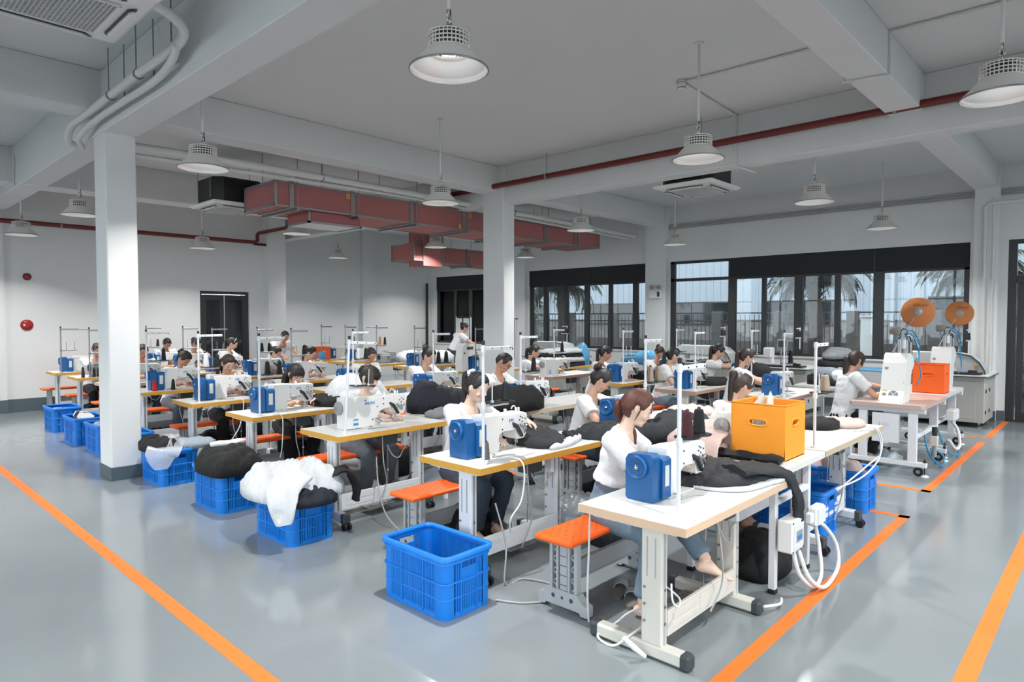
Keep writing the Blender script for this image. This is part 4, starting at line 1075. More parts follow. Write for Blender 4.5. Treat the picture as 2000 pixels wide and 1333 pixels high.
def hand(mb, wrist, d, up, s, curl=.45):
    """d: direction of the fingers, up: back of the hand, s=+1 right hand, -1 left hand"""
    d = d.normalized(); up = (up-d*up.dot(d)).normalized(); x = d.cross(up).normalized()*s      # x: towards the little finger on the right hand
    rings = []
    for t, w, h in ((-.012,.024,.018),(.02,.031,.0155),(.055,.039,.0145),(.080,.040,.0125),(.090,.034,.009)):
        c = wrist+d*t; rings.append([c+x*w*math.copysign(abs(math.cos(a))**.7,math.cos(a))+up*h*math.copysign(abs(math.sin(a))**.8,math.sin(a)) for a in [2*PI*k/14 for k in range(14)]])
    mb.loft(rings)
    for k, (ox, ln, r, sp) in enumerate(((-.030,.070,.0082,-.16),(-.0105,.078,.0085,-.04),(.0095,.072,.0082,.07),(.028,.057,.0072,.20))):
        finger(mb, wrist+d*.080+x*ox, (d+x*sp).normalized(), up, ln, r, curl*(.9+.12*k))
    b = wrist+d*.022-x*.026-up*.004
    t1 = (d*.75-x*.75-up*.25).normalized(); q = b+t1*.034; t2 = (d*.95-x*.25-up*.25).normalized(); w = q+t2*.030; t3 = (d*1.0+x*.02-up*.3).normalized()
    mb.tube([b, q, w, w+t3*.022], [.0125,.0105,.0092,.0072], 8); mb.ball(tuple(w+t3*.022), .0072, 8, 6)
def ik(a, b, l1, l2, pole):
    d = b-a; L = min(d.length, (l1+l2)*.995); u = d.normalized(); b = a+u*L
    x = (l1*l1-l2*l2+L*L)/(2*L); h = math.sqrt(max(0, l1*l1-x*x)); p = (pole-u*pole.dot(u)).normalized()
    return a+u*x+p*h, b
def arm_tube(mb, a, e, b, r):
    pts = []; rs = []
    ctrl = [a, a.lerp(e,.33), a.lerp(e,.75), e, e.lerp(b,.28), e.lerp(b,.65), b]
    for k, p in enumerate(ctrl): pts.append(p); rs.append(r[k])
    P = smooth_path(pts, 3); R_ = []
    for i in range(len(P)):
        q = i/3; k = int(min(q, len(r)-2)); R_.append(r[k]+(r[k+1]-r[k])*(q-k))
    mb.tube(P, R_, 14)
def hair_build(name, m, parent, mx, style, rnd):
    mb = MB(); st = []
    def put(rings, cap, strands):
        n = len(rings[0]); mb.loft(rings, cap, cap); k = sum(len(r) for r in rings)
        flat = [s for r in strands for s in r]; st.extend(flat)
        if cap: st.extend(strands[0]); st.extend(strands[-1])
    short = style.startswith('short'); bangs = 'bangs' in style
    n, m_ = 48, 30; rings = []; S = []
    for i in range(1, m_):
        rg = []; sg = []; th = PI*i/m_
        for j in range(n):
            ph = 2*PI*j/n; a = abs((ph+PI) % (2*PI)-PI); q = head_pt(th, ph)
            if short: zl = .068 if a < R(38) else .068+(.02-.068)*sstep(a,R(38),R(62)) if a < R(62) else .02-.03*sstep(a,R(62),R(80)) if a < R(80) else -.01+.045*sstep(a,R(84),R(96))*(1-sstep(a,R(104),R(118)))-.055*sstep(a,R(104),R(150))
            elif bangs: zl = .040 if a < R(52) else .040-.085*sstep(a,R(52),R(66)) if a < R(82) else -.045+.065*sstep(a,R(82),R(90))*(1-sstep(a,R(97),R(107)))-.04*sstep(a,R(100),R(125))
            else: zl = .064 if a < R(34) else .064-.062*sstep(a,R(34),R(74)) if a < R(82) else .002+.018*sstep(a,R(82),R(90))*(1-sstep(a,R(97),R(107)))-.082*sstep(a,R(98),R(120))
            k = sstep(q.z, zl-.006, zl+.014); th_ = (.010 if short else .016)*(1 if q.z > -.02 else .8)
            off = -.010+(th_+.010)*k+.0016*k*math.sin(ph*37+3*math.sin(ph*11))
            p = head_pt(th, ph, off)
            if k > .2 and q.y < 0: p.y -= .006*k
            rg.append(mx @ p); sg.append((p.x*380 if not short else p.x*220, math.atan2(p.z, p.y)*3.0, 0))
        rings.append(rg); S.append(sg)
    put(rings, True, S)
    def lock(path, rad, flat=1.0, nn=10):
        P = smooth_path([mx @ V(p) for p in path], 5); k = len(P); rs = []
        for i in range(k):
            q = i/(k-1)*(len(rad)-1); a = int(min(q, len(rad)-2)); rs.append(rad[a]+(rad[a+1]-rad[a])*(q-a))
        t = MB().tube(P, rs, nn, False, True, None, flat); rr = [[t.v[i*nn+j] for j in range(nn)] for i in range(k)]
        # ridged strands
        for i in range(k):
            c = P[i]; rr[i] = [c+(V(v)-c)*(1+.10*math.sin(j*2.6+i*.2)) for j, v in enumerate(rr[i])]
        put(rr, True, [[(j*3.7, i*.14, 5) for j in range(nn)] for i in range(k)])
    def world(p): return mx @ V(p)
    if 'bun' in style:
        c = V((0,-.098,.075)) if 'high' in style else V((0,-.118,.03)); c = c+V((0,0,.02)) if 'top' in style else c
        for k in range(7):
            a0 = k*.9; pts = [(c.x+.026*math.cos(a0+t*.8)*1.0, c.y-.012+.012*math.sin(t+k), c.z+.026*math.sin(a0+t*.8)) for t in range(6)]; lock(pts, [.012,.019,.021,.019,.010], 1, 10)
        lock([(c.x,c.y+.02,c.z),(c.x,c.y-.005,c.z),(c.x,c.y-.028,c.z)], [.034,.040,.016], 1, 14)
        if 'messy' in style:
            for k in range(6):
                a = k*1.05; lock([(c.x,c.y-.01,c.z+.02),(c.x+.03*math.cos(a),c.y-.02,c.z+.03+.01*math.sin(a)),(c.x+.06*math.cos(a),c.y-.03+.02*math.sin(a),c.z+.055+.02*math.sin(a*2))], [.010,.007,.002], 1, 6)
    if 'pony' in style:
        z0 = .06 if 'high' in style else .0; L = .34
        iv = mx.inverted(); r0 = mx @ V((0,-.088,z0)); od = (mx.to_3x3() @ V((0,-1,.35))).normalized(); dn = V((0,-.10,-1))
        pth = [iv @ p for p in (r0, r0+od*.040, r0+od*.062+dn*.035, r0+od*.060+dn*.12, r0+od*.055+dn*.22, r0+od*.05+dn*.30, r0+od*.05+dn*L)]
        lock(pth, [.018,.027,.034,.036,.032,.024,.004], .8, 12); lock([(0,-.085,z0),(0,-.12,z0+.004)], [.022,.022], 1, 10)
    if 'side' in style:      # low tail brought forward over one shoulder
        lock([(-.01,-.10,-.015),(-.045,-.10,-.07),(-.07,-.055,-.12),(-.055,.035,-.165),(-.04,.06,-.24),(-.03,.065,-.30)],[.030,.036,.030,.026,.026,.005],.8,12)
        lock([(.02,-.098,-.01),(-.02,-.115,-.03),(-.05,-.095,-.06)],[.03,.034,.02],1,12)
        lock([(.0,-.11,.0),(.0,-.118,-.03),(.0,-.10,-.06)],[.022,.036,.026],1,12)
        for s, d in ((1,.0),(-1,0)): lock([(s*.070,.020,.03),(s*.0775,.016,-.01),(s*.073,.010,-.05),(s*.064,.006,-.08)],[.004,.0045,.003,.0008],1,6)
    if 'long' in style:
        for s in (-1,0,1):
            lock([(s*.055,-.055,.03),(s*.075,-.075,-.05),(s*.07,-.085,-.14),(s*.06,-.08,-.24)],[.034,.040,.036,.010],.8,12)
    if bangs:
        for k in range(9):
            x = -.058+.0145*k; y = .080-.35*abs(x)**1.35*3; e = rnd.uniform(-.006,.006)
            lock([(x*.8,y-.016,.085),(x,y+.012,.058),(x*1.05+e,y+.014,.030),(x*1.05+e*2,y+.008,.012+e)],[.010,.012,.010,.002],.6,7)
        for s in (-1,1): lock([(s*.062,.045,.05),(s*.072,.045,.0),(s*.070,.045,-.05),(s*.064,.045,-.075)],[.009,.009,.006,.001],.7,7)
    elif not short and 'wisps' in style:
        for s in (-1,1): lock([(s*.068,.035,.03),(s*.076,.035,-.02),(s*.070,.04,-.07)],[.005,.004,.001],1,6)
    me = mb.mesh(name, m); at = me.attributes.new('strand', 'FLOAT_VECTOR', 'POINT'); at.data.foreach_set('vector', [c for s in st for c in s])
    return link(name, me, parent)
def person(label, H, yaw, hair='bun', hair_m='hair_black', skin='skin_mid', pants='jeans_dark', vox=.0085, lean=14, pitch=30, turn=0, roll=0, hands=None, male=False, stand=False, seat=.48, feet=None, extra=(), curl=.45, shirt='tshirt', shoes=False, bust=True, hem=None):
    rnd = random.Random(int(H[0]*100+H[1]*37)); ln = R(lean)
    pz = .93 if stand else seat+.095
    sc = 1.06 if male else 1.0
    hz = H[2]; nz = .158*sc
    tl = (hz-nz-pz)/math.cos(ln) if not stand else .44*sc
    if stand: pz = hz-nz-tl*math.cos(ln)
    P0 = V((0,0,pz)); C7 = P0+V((0,math.sin(ln),math.cos(ln)))*tl
    HC = C7+V((0,.075+.05*math.sin(ln),nz))
    rz = R(yaw)-PI/2; rot = Matrix.Rotation(rz,4,'Z'); off = rot @ V((HC.x,HC.y,0)); loc = V((H[0]-off.x,H[1]-off.y,0))
    root = link('person', None); inv = (Matrix.Translation(loc) @ rot).inverted()
    hm = Matrix.Translation(HC) @ Matrix.Rotation(R(turn),4,'Z') @ Matrix.Rotation(R(-pitch),4,'X') @ Matrix.Rotation(R(roll),4,'Y')
    mb = MB(); head_solid(mb, hm, male)
    nk = hm @ V((0,-.02,-.055))
    up = (C7-P0).normalized(); fw = V((0,up.z,-up.y))
    mb.tube([C7-up*.06, C7.lerp(nk,.35)+V((0,.004,0)), nk, hm @ V((0,-.012,.0))], [.062*sc,.047*sc,.0455*sc,.041], 16)
    def ring(t, rx, ry, dy=0, n=24): 
        c = P0+up*tl*t+fw*dy; return [c+V((rx*math.cos(a),0,0))+fw*ry*math.sin(a) for a in [2*PI*k/n for k in range(n)]]
    sh = .178*sc
    body = [(-.14,.10,.08),(-.04,.136,.094),(.2,.116,.082),(.45,.114,.084),(.68,.148,.102),(.86,.140,.086),(.95,.098,.070),(1.02,.060,.058)]
    mb.loft([ring(t, rx*sc, ry*sc) for t, rx, ry in body])
    sm = MB()
    shr = [(-.10,.172,.128),(-.02,.166,.124),(.2,.150,.112),(.45,.147,.112),(.68,.163,.117),(.85,.168,.106),(.94,.130,.090),(1.0,.085,.078),(1.03,.066,.066)]
    if hem is not None: shr = [(hem-.04,.166,.130),(hem+.04,.158,.122)]+[r for r in shr if r[0] > hem+.08]
    sm.loft([ring(t, rx*sc, ry*sc) for t, rx, ry in shr])
    if not male and bust:
        for s in (-1,1):
            c = P0+up*tl*.68+fw*.075+V((s*.062,0,0)); sm.ball(tuple(c),(.062,.058,.062),12,8)
    hands = hands or [None, None]
    for i, s in enumerate((1,-1)):        # right, left
        S = C7+V((s*sh,0,0))-up*.055-fw*.01
        T = hands[i]
        if T is None: T = V((s*.16, .36, pz+.27)); fd = V((-s*.35,.9,-.15)); upv = V((s*.2,.1,1))
        else:
            if len(T) == 2: T, fdw = T; fd = inv.to_3x3() @ V(fdw)
            else: fd = None
            T = inv @ V(T); upv = V((s*.25,-.1,1))
        wl = T
        e, w = ik(S, wl, .275*sc, .235*sc, V((s*.5,-.35,-.95)))
        if fd is None: fd = (w-e).normalized()*.8+V((-s*.35,.15,-.12))
        arm_tube(mb, S, e, w, [.034*sc,.041*sc,.040*sc,.038*sc,.040*sc,.032*sc,.0245*sc])
        hand(mb, w, fd, upv, s, curl)
        ax = S+(S-e).normalized()*.03; q = S.lerp(e,.62)
        sm.tube([C7-up*.05+V((s*.08,0,0)), ax, S.lerp(e,.3), q],[.068*sc,(.076 if vox < .008 else .080)*sc,.072*sc,.073*sc],16)
    tm = MB(); tm.loft([ring(t, rx*sc, ry*sc, dy) for t, rx, ry, dy in ((-.24,.12,.09,0),(-.14,.165,.125,0),(.0,.160,.118,0),(.12,.140,.105,0))+(((.25,.136,.102,0),(hem+.03,.134,.100,0)) if hem else ())])
    feet = feet or [None, None]
    for i, s in enumerate((1,-1)):
        hp = P0+V((s*.085,0,-.03)); F = feet[i]
        if F is None: A = V((s*.12, .30 if not stand else .04, .085)); toe = V((s*.12,1,0))
        else: A, toe = inv @ V(F[0]), inv.to_3x3() @ V(F[1])
        kn, A = ik(hp, A, .42*sc, .40*sc, V((s*.12,.6,.8)) if not stand else V((0,1,0)))
        arm_tube(mb, hp, kn, A, [.07,.066,.055,.05,.050,.040,.033])
        tm.tube([hp+V((-s*.03,-.02,0)), hp.lerp(kn,.3), hp.lerp(kn,.75), kn+ (kn-hp).normalized()*.01, kn.lerp(A,.12)], [.112,.105,.085,.076,.074], 16)
        tm.tube([kn+(kn-A).normalized()*.02, kn.lerp(A,.2), kn.lerp(A,.6), kn.lerp(A,.9)], [.070,.073,.064,.062], 16)
        td = toe.normalized(); sv = td.cross(V((0,0,1))) if abs(td.z) < .95 else V((1,0,0)); sv = sv.normalized(); uv = sv.cross(td)
        if uv.z < 0 and abs(td.z) < .9: uv = -uv
        rings = []
        for t, w, h, z in ((-.055,.022,.022,-.045),(-.03,.032,.036,-.040),(.03,.034,.042,-.030),(.09,.040,.026,-.048),(.135,.044,.018,-.056),(.158,.040,.013,-.060)):
            c = A+td*t+uv*z; rings.append([c+sv*w*math.cos(a)+uv*h*math.sin(a) for a in [2*PI*k/14 for k in range(14)]])
        mb.loft(rings)
        for k in range(5):
            o = (-.032+.0165*k)*(-s); r = .0125 if k == 0 else .0088; b = A+td*(.150-.004*k)+sv*o*(-1)+uv*-.062
            mb.tube([b, b+td*(.042-.005*k)+uv*.003], [r, r*.75], 8); mb.ball(tuple(b+td*(.042-.005*k)+uv*.003), r*.78, 8, 6)
    inh = hm.inverted()
    def body_cb(me, root=root):
        relax(me, 2 if vox < .007 else 1)
        at = me.attributes.new('hl','FLOAT_VECTOR','POINT'); buf = []
        for v in me.vertices:
            q = inh @ v.co
            if q.length > .145 or q.z < -.115: q = V((0,-1,0))
            buf += q[:]
        at.data.foreach_set('vector', buf); me.materials.clear(); me.materials.append(M(skin)); root.data = me
    # an Empty cannot take mesh data: start the body as a tiny mesh object
    bpy.data.objects.remove(root); root = bpy.data.objects.new('person', bpy.data.meshes.new('person')); COL.objects.link(root)
    root.location = loc; root.rotation_euler = (0,0,rz); tag(root, label, 'person', 'garment workers')
    soft(mb, vox, lambda me, r=root: body_cb(me, r))
    so = link('t_shirt', bpy.data.meshes.new('t_shirt'), root); to = link('trousers', bpy.data.meshes.new('trousers'), root)
    nc = C7+fw*.058-up*.012
    def shirt_cb(me, o=so):
        relax(me, 4 if vox < .008 else 2)
        def wr(co):
            q = co*7+V((H[0]*5,H[1]*3,0)); return noise.noise(V((q.x*1.2,q.y*1.2,q.z*.8)))*.007+(1-abs(noise.noise(q*1.9+V((3,1,7)))*2))*.005-.002
        displace(me, wr)
        bm = bmesh.new(); bm.from_mesh(me)
        kill = [v for v in bm.verts if ((v.co.x-nc.x)/(.078*sc))**2+((v.co-nc).dot(fw)/.072)**2+((v.co-nc).dot(up)/.060)**2 < 1]
        bmesh.ops.delete(bm, geom=kill, context='VERTS')
        ring_ = {v: [e.other_vert(v) for e in v.link_edges if e.is_boundary] for v in bm.verts if v.is_boundary}
        for _ in range(14):
            new = {v: (v.co+sum((n.co for n in ns), V((0,0,0))))/(1+len(ns)) for v, ns in ring_.items() if ns}
            for v, c in new.items(): v.co = c
        be = [e for e in bm.edges if e.is_boundary]
        if be:
            ex = bmesh.ops.extrude_edge_only(bm, edges=be); nv = [v for v in ex['geom'] if isinstance(v, bmesh.types.BMVert)]
            for v in nv: v.co += (nc-v.co).normalized()*.002-up*.012
        bm.to_mesh(me); bm.free()
        me.polygons.foreach_set('use_smooth', [True]*len(me.polygons)); me.materials.clear(); me.materials.append(M(shirt)); o.data = me
    soft(sm, max(.010, vox*1.5), shirt_cb)
    def tr_cb(me, o=to):
        relax(me, 3)
        displace(me, lambda co: (1-abs(noise.noise((co*8+V((H[1],H[0],3)))*1.3)*2))*.008-.003)
        me.materials.clear(); me.materials.append(M(pants)); o.data = me
    soft(tm, max(.013, vox*1.7), tr_cb)
    hair_build('hair', hair_m, root, hm, hair, rnd)
    for ex in extra:
        if ex == 'glasses':
            g = MB()
            for s in (-1,1):
                pts = [(s*.033+.024*math.cos(a)*1.0, .094-.25*abs(.024*math.cos(a)*.5+.033)**1.2*.9, .0+.016*math.sin(a)) for a in [2*PI*k/16 for k in range(17)]]
                g.tube([hm @ V(p) for p in pts], .0028, 6); g.tube([hm @ V(p) for p in ((s*.057,.083,.006),(s*.079,.05,.008),(s*.082,-.01,.004))], .0026, 6)
            g.tube([hm @ V(p) for p in ((-.009,.097,.004),(0,.101,.006),(.009,.097,.004))], .0025, 6); g.build('glasses','black_plastic',root)
        if ex == 'clip':
            MB().ball((0,0,0),(.012,.010,.016),10,8,hm @ Matrix.Translation((.03,-.07,.105))).build('hair_clip','fabric_white',root)
        if ex == 'scrunchie':
            pts = [(.034*math.cos(a),-.090-.01*math.sin(3*a),.082+.034*math.sin(a)) for a in [2*PI*k/14 for k in range(15)]]
            MB().tube([hm @ V(p) for p in pts],[.014+.004*(k%2) for k in range(15)],8).build('scrunchie','fabric_pink' if hair_m=='x' else 'fabric_white',root)
        if ex == 'red_tie': MB().ball((0,0,0),(.012,.012,.012),8,6,hm @ Matrix.Translation((.030,-.135,.10))).build('hair_tie','thread_red',root)
        if ex == 'headband':
            pts = [(.088*math.cos(a),.028,.006+.124*math.sin(a)) for a in [PI*(.12+.76*k/16) for k in range(17)]]
            MB().tube([hm @ V(p) for p in pts],.004,6).build('headband','sticker_white',root)
        if ex == 'earring':
            for s in (-1,1): MB().ball((0,0,0),.005,8,6,hm @ Matrix.Translation((s*.082,-.004,-.036))).build('earring','chrome',root)
        if ex == 'watch':
            pass
    return root
# ------------------------------------------------------------ placing everything
ZT = .81
def table(x, y, L, W, z, edge, metal, label, group='sewing tables', casters=True):
    o = make_table(L, W, z, edge, metal, casters); return place(o, (x,y,0), 0, label, 'table', group)
def machine(kind, txt, x, y, z, label, rz=0):
    o = make_machine(kind, txt) if kind != 'overlock' else make_overlock()
    return place(o, (x,y,z), rz, label, 'sewing machine', 'sewing machines')
def stand(x, y, z, label, metal='white_metal', dbl=False):
    return place(make_stand(metal, dbl), (x,y,z), 0, label, 'thread stand', 'thread stands')
def cone(m, x, y, z, label, h=.125, r=.031):
    return place(make_cone(m, h, r), (x,y,z), random.uniform(0,6), label, 'thread cone', 'thread cones')
def tray(sx, sy, sz, k, m, label, h=.125, r=.031): cone(m, sx+(.085,.215)[k], sy, sz+.4165, label, h, r)
def bench(x, y, label, L=1.12): return place(make_bench(L), (x,y,0), 0, label, 'bench', 'orange benches')
def hands(nx, ny, z, spread=.085, dl=0, dr=0):
    return [((nx-spread+dr, ny+.115, z+.062), (.35,-1,-.28)), ((nx+spread+dl, ny+.115, z+.062), (-.35,-1,-.28))]

# ---- left row along the aisle
RA = [1.56, 3.06, 4.75, 6.30, 7.82, 9.5, 11.0, 12.58, 14.05]
WHO = ['front','second','third','fourth','fifth','sixth','seventh','eighth','last']
table(2.93, RA[0], 1.36, .67, .755, 'peach_edge', 'cream_metal', 'cream-legged sewing table with peach edge nearest the camera', casters=False)
for k in range(1, 9):
    table(2.97, RA[k], 1.35 if k == 1 else 1.2, .63, ZT, 'yellow_edge' if k != 6 else 'peach_edge', 'white_metal', 'white sewing table with yellow edge, %s from the front along the left aisle' % WHO[k] if k != 6 else 'sewing table with pale wooden edge just behind the near column')
MY = [RA[0]+.43, RA[1]+.34, RA[2]+.30, RA[3]+.32, RA[4]+.32, RA[5]+.30, RA[6]+.3, RA[7]+.3, RA[8]+.3]
MX = [3.21, 3.10, 3.19, 3.15, 3.16, 3.16, 3.16, 3.22, 3.14]
MK = [('blue',None),('blue','JUKI'),('white','SNOKE'),('blue','JUKI'),('blue','JUKI'),('blue','JUKI'),('blue','JUKI'),('overlock',None),('blue',None)]
ML = ['white sewing machine with blue motor cover on the nearest table','white sewing machine with blue motor on the second table of the left aisle','all-white boxy sewing machine with grey handwheel on the third aisle table',
 'white sewing machine with blue motor on the fourth aisle table','white sewing machine with blue motor on the fifth aisle table','white sewing machine with blue motor beside a red thread cone','white sewing machine with blue motor right behind the near column',
 'grey overlock machine left of the near column','white sewing machine with blue motor on the last aisle table by the back wall']
for k in range(9): machine(MK[k][0], MK[k][1], MX[k], MY[k], .755 if k == 0 else ZT, ML[k])
SL = ['white thread stand on the front corner of the nearest table','white thread stand on the second aisle table','white leaning thread stand on the third aisle table','thread stand on the fourth aisle table','thread stand on the fifth aisle table','thread stand on the sixth aisle table','thread stand right behind the near column','steel two-armed thread stand left of the near column','steel thread stand with empty pins on the last aisle table']
SX = [3.07,3.07,3.08,3.08,3.08,3.06,3.06,3.17,3.09]
for k in range(9):
    o = stand(SX[k], RA[k]+(.12 if k == 0 else .075), .755 if k == 0 else ZT, SL[k], 'steel' if k > 6 else 'white_metal', k == 7)
    if k == 2: o.rotation_euler = (0, .06, 0)
tray(3.07, RA[0]+.12, .755, 0, 'thread_maroon', 'maroon thread cone on the stand of the nearest table', .135, .034)
tray(3.07, RA[0]+.12, .755, 1, 'thread_black', 'black thread cone beside the maroon one on the nearest stand', .135, .036)
tray(3.07, RA[1]+.075, ZT, 1, 'thread_black', 'black thread cone on the stand of the second aisle table')
cone('thread_grey', 3.21, RA[1]+.19, ZT, 'dark grey thread cone standing on the second aisle tabletop', .12, .027)
tray(3.13, RA[2]+.075, ZT, 1, 'thread_brown', 'tall brown thread cone before the bent woman at the third table', .15, .026)
tray(3.08, RA[3]+.075, ZT, 0, 'thread_black', 'black thread cone on the fourth table stand, left pin', .13); tray(3.08, RA[3]+.075, ZT, 1, 'thread_black', 'black thread cone on the fourth table stand, right pin', .13)
tray(3.08, RA[4]+.075, ZT, 0, 'thread_white', 'white thread cone on the fifth aisle table stand', .14, .036); tray(3.08, RA[4]+.075, ZT, 1, 'thread_black', 'black thread cone right of the white one, fifth table stand', .14, .033)
tray(3.06, RA[5]+.075, ZT, 1, 'thread_black', 'black thread cone on the sixth aisle table stand', .16, .03)
cone('thread_red', 3.17, RA[5]+.12, ZT, 'bright red thread cone on the sixth aisle table', .14, .034); cone('thread_black', 3.40, RA[5]+.10, ZT, 'short black thread cone near the red cone', .14, .028)
tray(3.17, RA[7]+.075, ZT, 1, 'thread_black', 'black thread cone on the two-armed stand left of the near column', .14)
for j, (dx, dy) in enumerate(((.10,.05),(.26,.05),(.33,.06))): cone('thread_black', 2.97+dx, RA[7]+dy+.02, ZT, 'black thread cone standing on the eighth aisle table, %s from its left end' % ('first','second','third')[j], .15 if j else .17, .027)
cone('thread_black', 4.02, RA[8]+.3, ZT, 'black thread cone at the right end of the last aisle table', .14, .04)

BX = [(3.0,2.48),(2.98,3.93),(3.1,5.56),(3.07,6.95),(3.0,8.5),(3.0,10.35),(3.0,11.85),(2.98,13.35),(2.92,14.85)]
for k, (x, y) in enumerate(BX): bench(x, y, 'orange perforated plastic bench behind the %s aisle table' % ('nearest' if k == 0 else WHO[k]))
CR = [(2.70,3.19),(2.71,5.02),(2.70,6.30),(2.69,7.74),(2.70,9.15),(2.72,10.10),(2.68,11.03),(2.74,12.52)]
CL = ['blue lattice crate with white cloth inside, nearest the camera','blue crate under a heaped white padded jacket','blue crate heaped with black garments','blue crate lined with clear film beside the near column','blue crate mostly hidden just behind the near column','blue crate peeping out left of the near column','blue crate holding black and white panels, left of the near column','empty blue crate at the far end of the aisle row']
for k, (x, y) in enumerate(CR):
    place(make_crate(), (x,y,0), 0, CL[k], 'crate', 'blue crates')

# ---- middle row tables, machines, stands
RB = [3.0, 4.62, 6.35, 7.85, 9.4, 10.75, 12.1, 13.35, 14.4]
BL = ['second','third','fourth','fifth','sixth','seventh','eighth','ninth','last']
for k, y in enumerate(RB):
    table(4.75 if k != 1 else 5.2, y, 1.7, .63, ZT, 'beige_edge' if k < 2 else 'yellow_edge', 'white_metal', 'white work table, %s from the front in the middle row' % BL[k])
B0 = thing('side_table', 'low white-edged side table carrying the large orange box', 'table', (4.36, 1.60, 0))
bx(0,.75,0,.63,ZT-.045,ZT,.003).build('tabletop','white_edge',B0)
for x in (-.13,.47):
    for y in (.02,.6):
        l = bx(x,x+.045,y,y+.045,.03,.70 if x < 0 else ZT-.045,.003).build('leg','white_metal',B0); bx(x-.002,x+.047,y-.002,y+.047,0,.03,.003).build('foot_cap','black_plastic',l)
bx(-.085,.47,.02,.06,.58,.62,.003).build('side_rail','white_metal',B0); bx(-.085,.47,.6,.64,.58,.62,.003).build('side_rail','white_metal',B0); bx(-.13,-.085,.065,.6,.655,.695,.003).build('end_rail','white_metal',B0)
bx(-.11,.5,.30,.36,.40,.50,.004).build('cable_trunking','white_metal',B0)
table(5.13, 1.60, 1.6, .63, ZT, 'beige_edge', 'white_metal', 'white table with beige edge right of the orange box')
for (x, L, y, lb) in ((4.22,.75,4.85,'white side table beside the third aisle table under grey cloth'),(4.2,.5,6.3,'white side table beside the fourth aisle table under a white heap')):
    t = thing('side_table', lb, 'table', (x,y,0)); bx(0,L,0,.63,ZT-.035,ZT,.003).build('tabletop','laminate',t)
    for xx in (.03,L-.07):
        for yy in (.03,.56): bx(xx,xx+.04,yy,yy+.04,0,ZT-.035,.003).build('leg','white_metal',t)
BM = [(4.83,3.33,'blue',None),(5.20,4.93,'blue','JUKI'),(5.35,6.66,'blue','JUKI'),(5.15,8.16,'blue','JUKI'),(5.15,9.7,'blue','JUKI'),(5.1,11.05,'blue','JUKI'),(5.0,12.4,'blue','JUKI'),(4.9,13.65,'blue','JUKI'),(4.75,14.65,'blue','JUKI')]
for k, (x, y, kd, tx) in enumerate(BM): machine(kd, tx, x, y, ZT, 'white sewing machine with blue motor on the %s middle-row table' % BL[k])
machine('white', None, 4.62, 2.15, ZT, 'white sewing machine half hidden right of the large orange box')
stand(5.21, 1.71, ZT, 'thread stand right of the large orange box, beige cone on it'); tray(5.21,1.71,ZT,1,'thread_beige','fat beige thread cone right of the large orange box',.13,.042)
for k, (x, y) in enumerate(((5.05,3.1),(5.18,4.72),(5.40,6.42),(5.2,7.93),(5.1,9.48),(5.2,10.83),(5.0,12.18),(4.95,13.43),(4.62,14.45))):
    stand(x, y, ZT, 'thread stand on the %s middle-row table' % BL[k], 'white_metal' if k < 4 else 'steel')
for k, i, m, lb in ((0,0,'thread_beige','left of two beige thread cones behind the auburn-haired woman'),(0,1,'thread_beige','right of two beige thread cones behind the auburn-haired woman'),(1,1,'thread_black','black thread cone on the stand beside the man with glasses'),(2,0,'thread_black','black thread cone, left of two before the woman at the fourth middle table'),(2,1,'thread_black','black thread cone, right of two before the woman at the fourth middle table'),
   (3,0,'thread_white','white thread cone before the balding man'),(3,1,'thread_black','black thread cone right before the face of the balding man'),(4,1,'thread_black','black thread cone beside the ponytailed woman at the sixth middle table'),(5,0,'thread_black','left black thread cone on the seventh middle-row stand'),(5,1,'thread_black','right black thread cone on the seventh middle-row stand'),(8,1,'thread_black','black thread cone on the last middle-row stand')):
    sx, sy = ((5.05,3.1),(5.18,4.72),(5.40,6.42),(5.2,7.93),(5.1,9.48),(5.2,10.83),(5.0,12.18),(4.95,13.43),(4.62,14.45))[k]
    tray(sx, sy, ZT, i, m, lb, .14)
for k, y in enumerate(RB): bench(4.9, min(y+.9, 15.2), 'orange bench behind the %s middle-row table' % BL[k])
bench(5.0, 2.5, 'orange bench of the ponytailed woman behind the large orange box')

# ---- window-side row
RC = [(8.17,3.0,'brown_edge'),(8.12,4.2,'brown_edge'),(8.35,5.5,'yellow_edge'),(8.5,7.0,'brown_edge'),(8.3,8.7,'yellow_edge'),(8.28,10.5,'yellow_edge'),(8.15,11.6,'yellow_edge'),(8.14,12.8,'yellow_edge'),(8.14,13.9,'yellow_edge')]
CLn = ['nearest','second','third','fourth','fifth','sixth','seventh','eighth','last']
for k, (x, y, e) in enumerate(RC): table(x, y, 1.4, .63, ZT, e, 'cream_metal' if k < 4 else 'white_metal', 'work table, %s in the window-side row, %s' % (CLn[k], 'brown edge' if e[0] == 'b' else 'yellow edge'))
CMs = [(8.42,3.32,'blue'),(8.30,4.52,'blue'),(8.52,5.82,'blue'),(8.62,7.32,'white'),(8.45,9.0,'blue'),(8.45,10.8,'blue'),(8.45,11.9,'overlock'),(8.5,13.1,'blue'),(8.6,14.2,'blue')]
for k, (x, y, kd) in enumerate(CMs): machine(kd, 'JUKI' if kd == 'blue' and k < 6 else None, x, y, ZT, '%s sewing machine on the %s window-side table' % ({'blue':'blue-motored','white':'all-white','overlock':'grey overlock'}[kd], CLn[k]))
CS = [(8.35,3.12),(8.28,4.30),(8.45,5.58),(8.62,7.08),(8.4,8.78),(8.4,10.58),(8.25,11.68),(8.25,12.88),(8.3,13.98)]
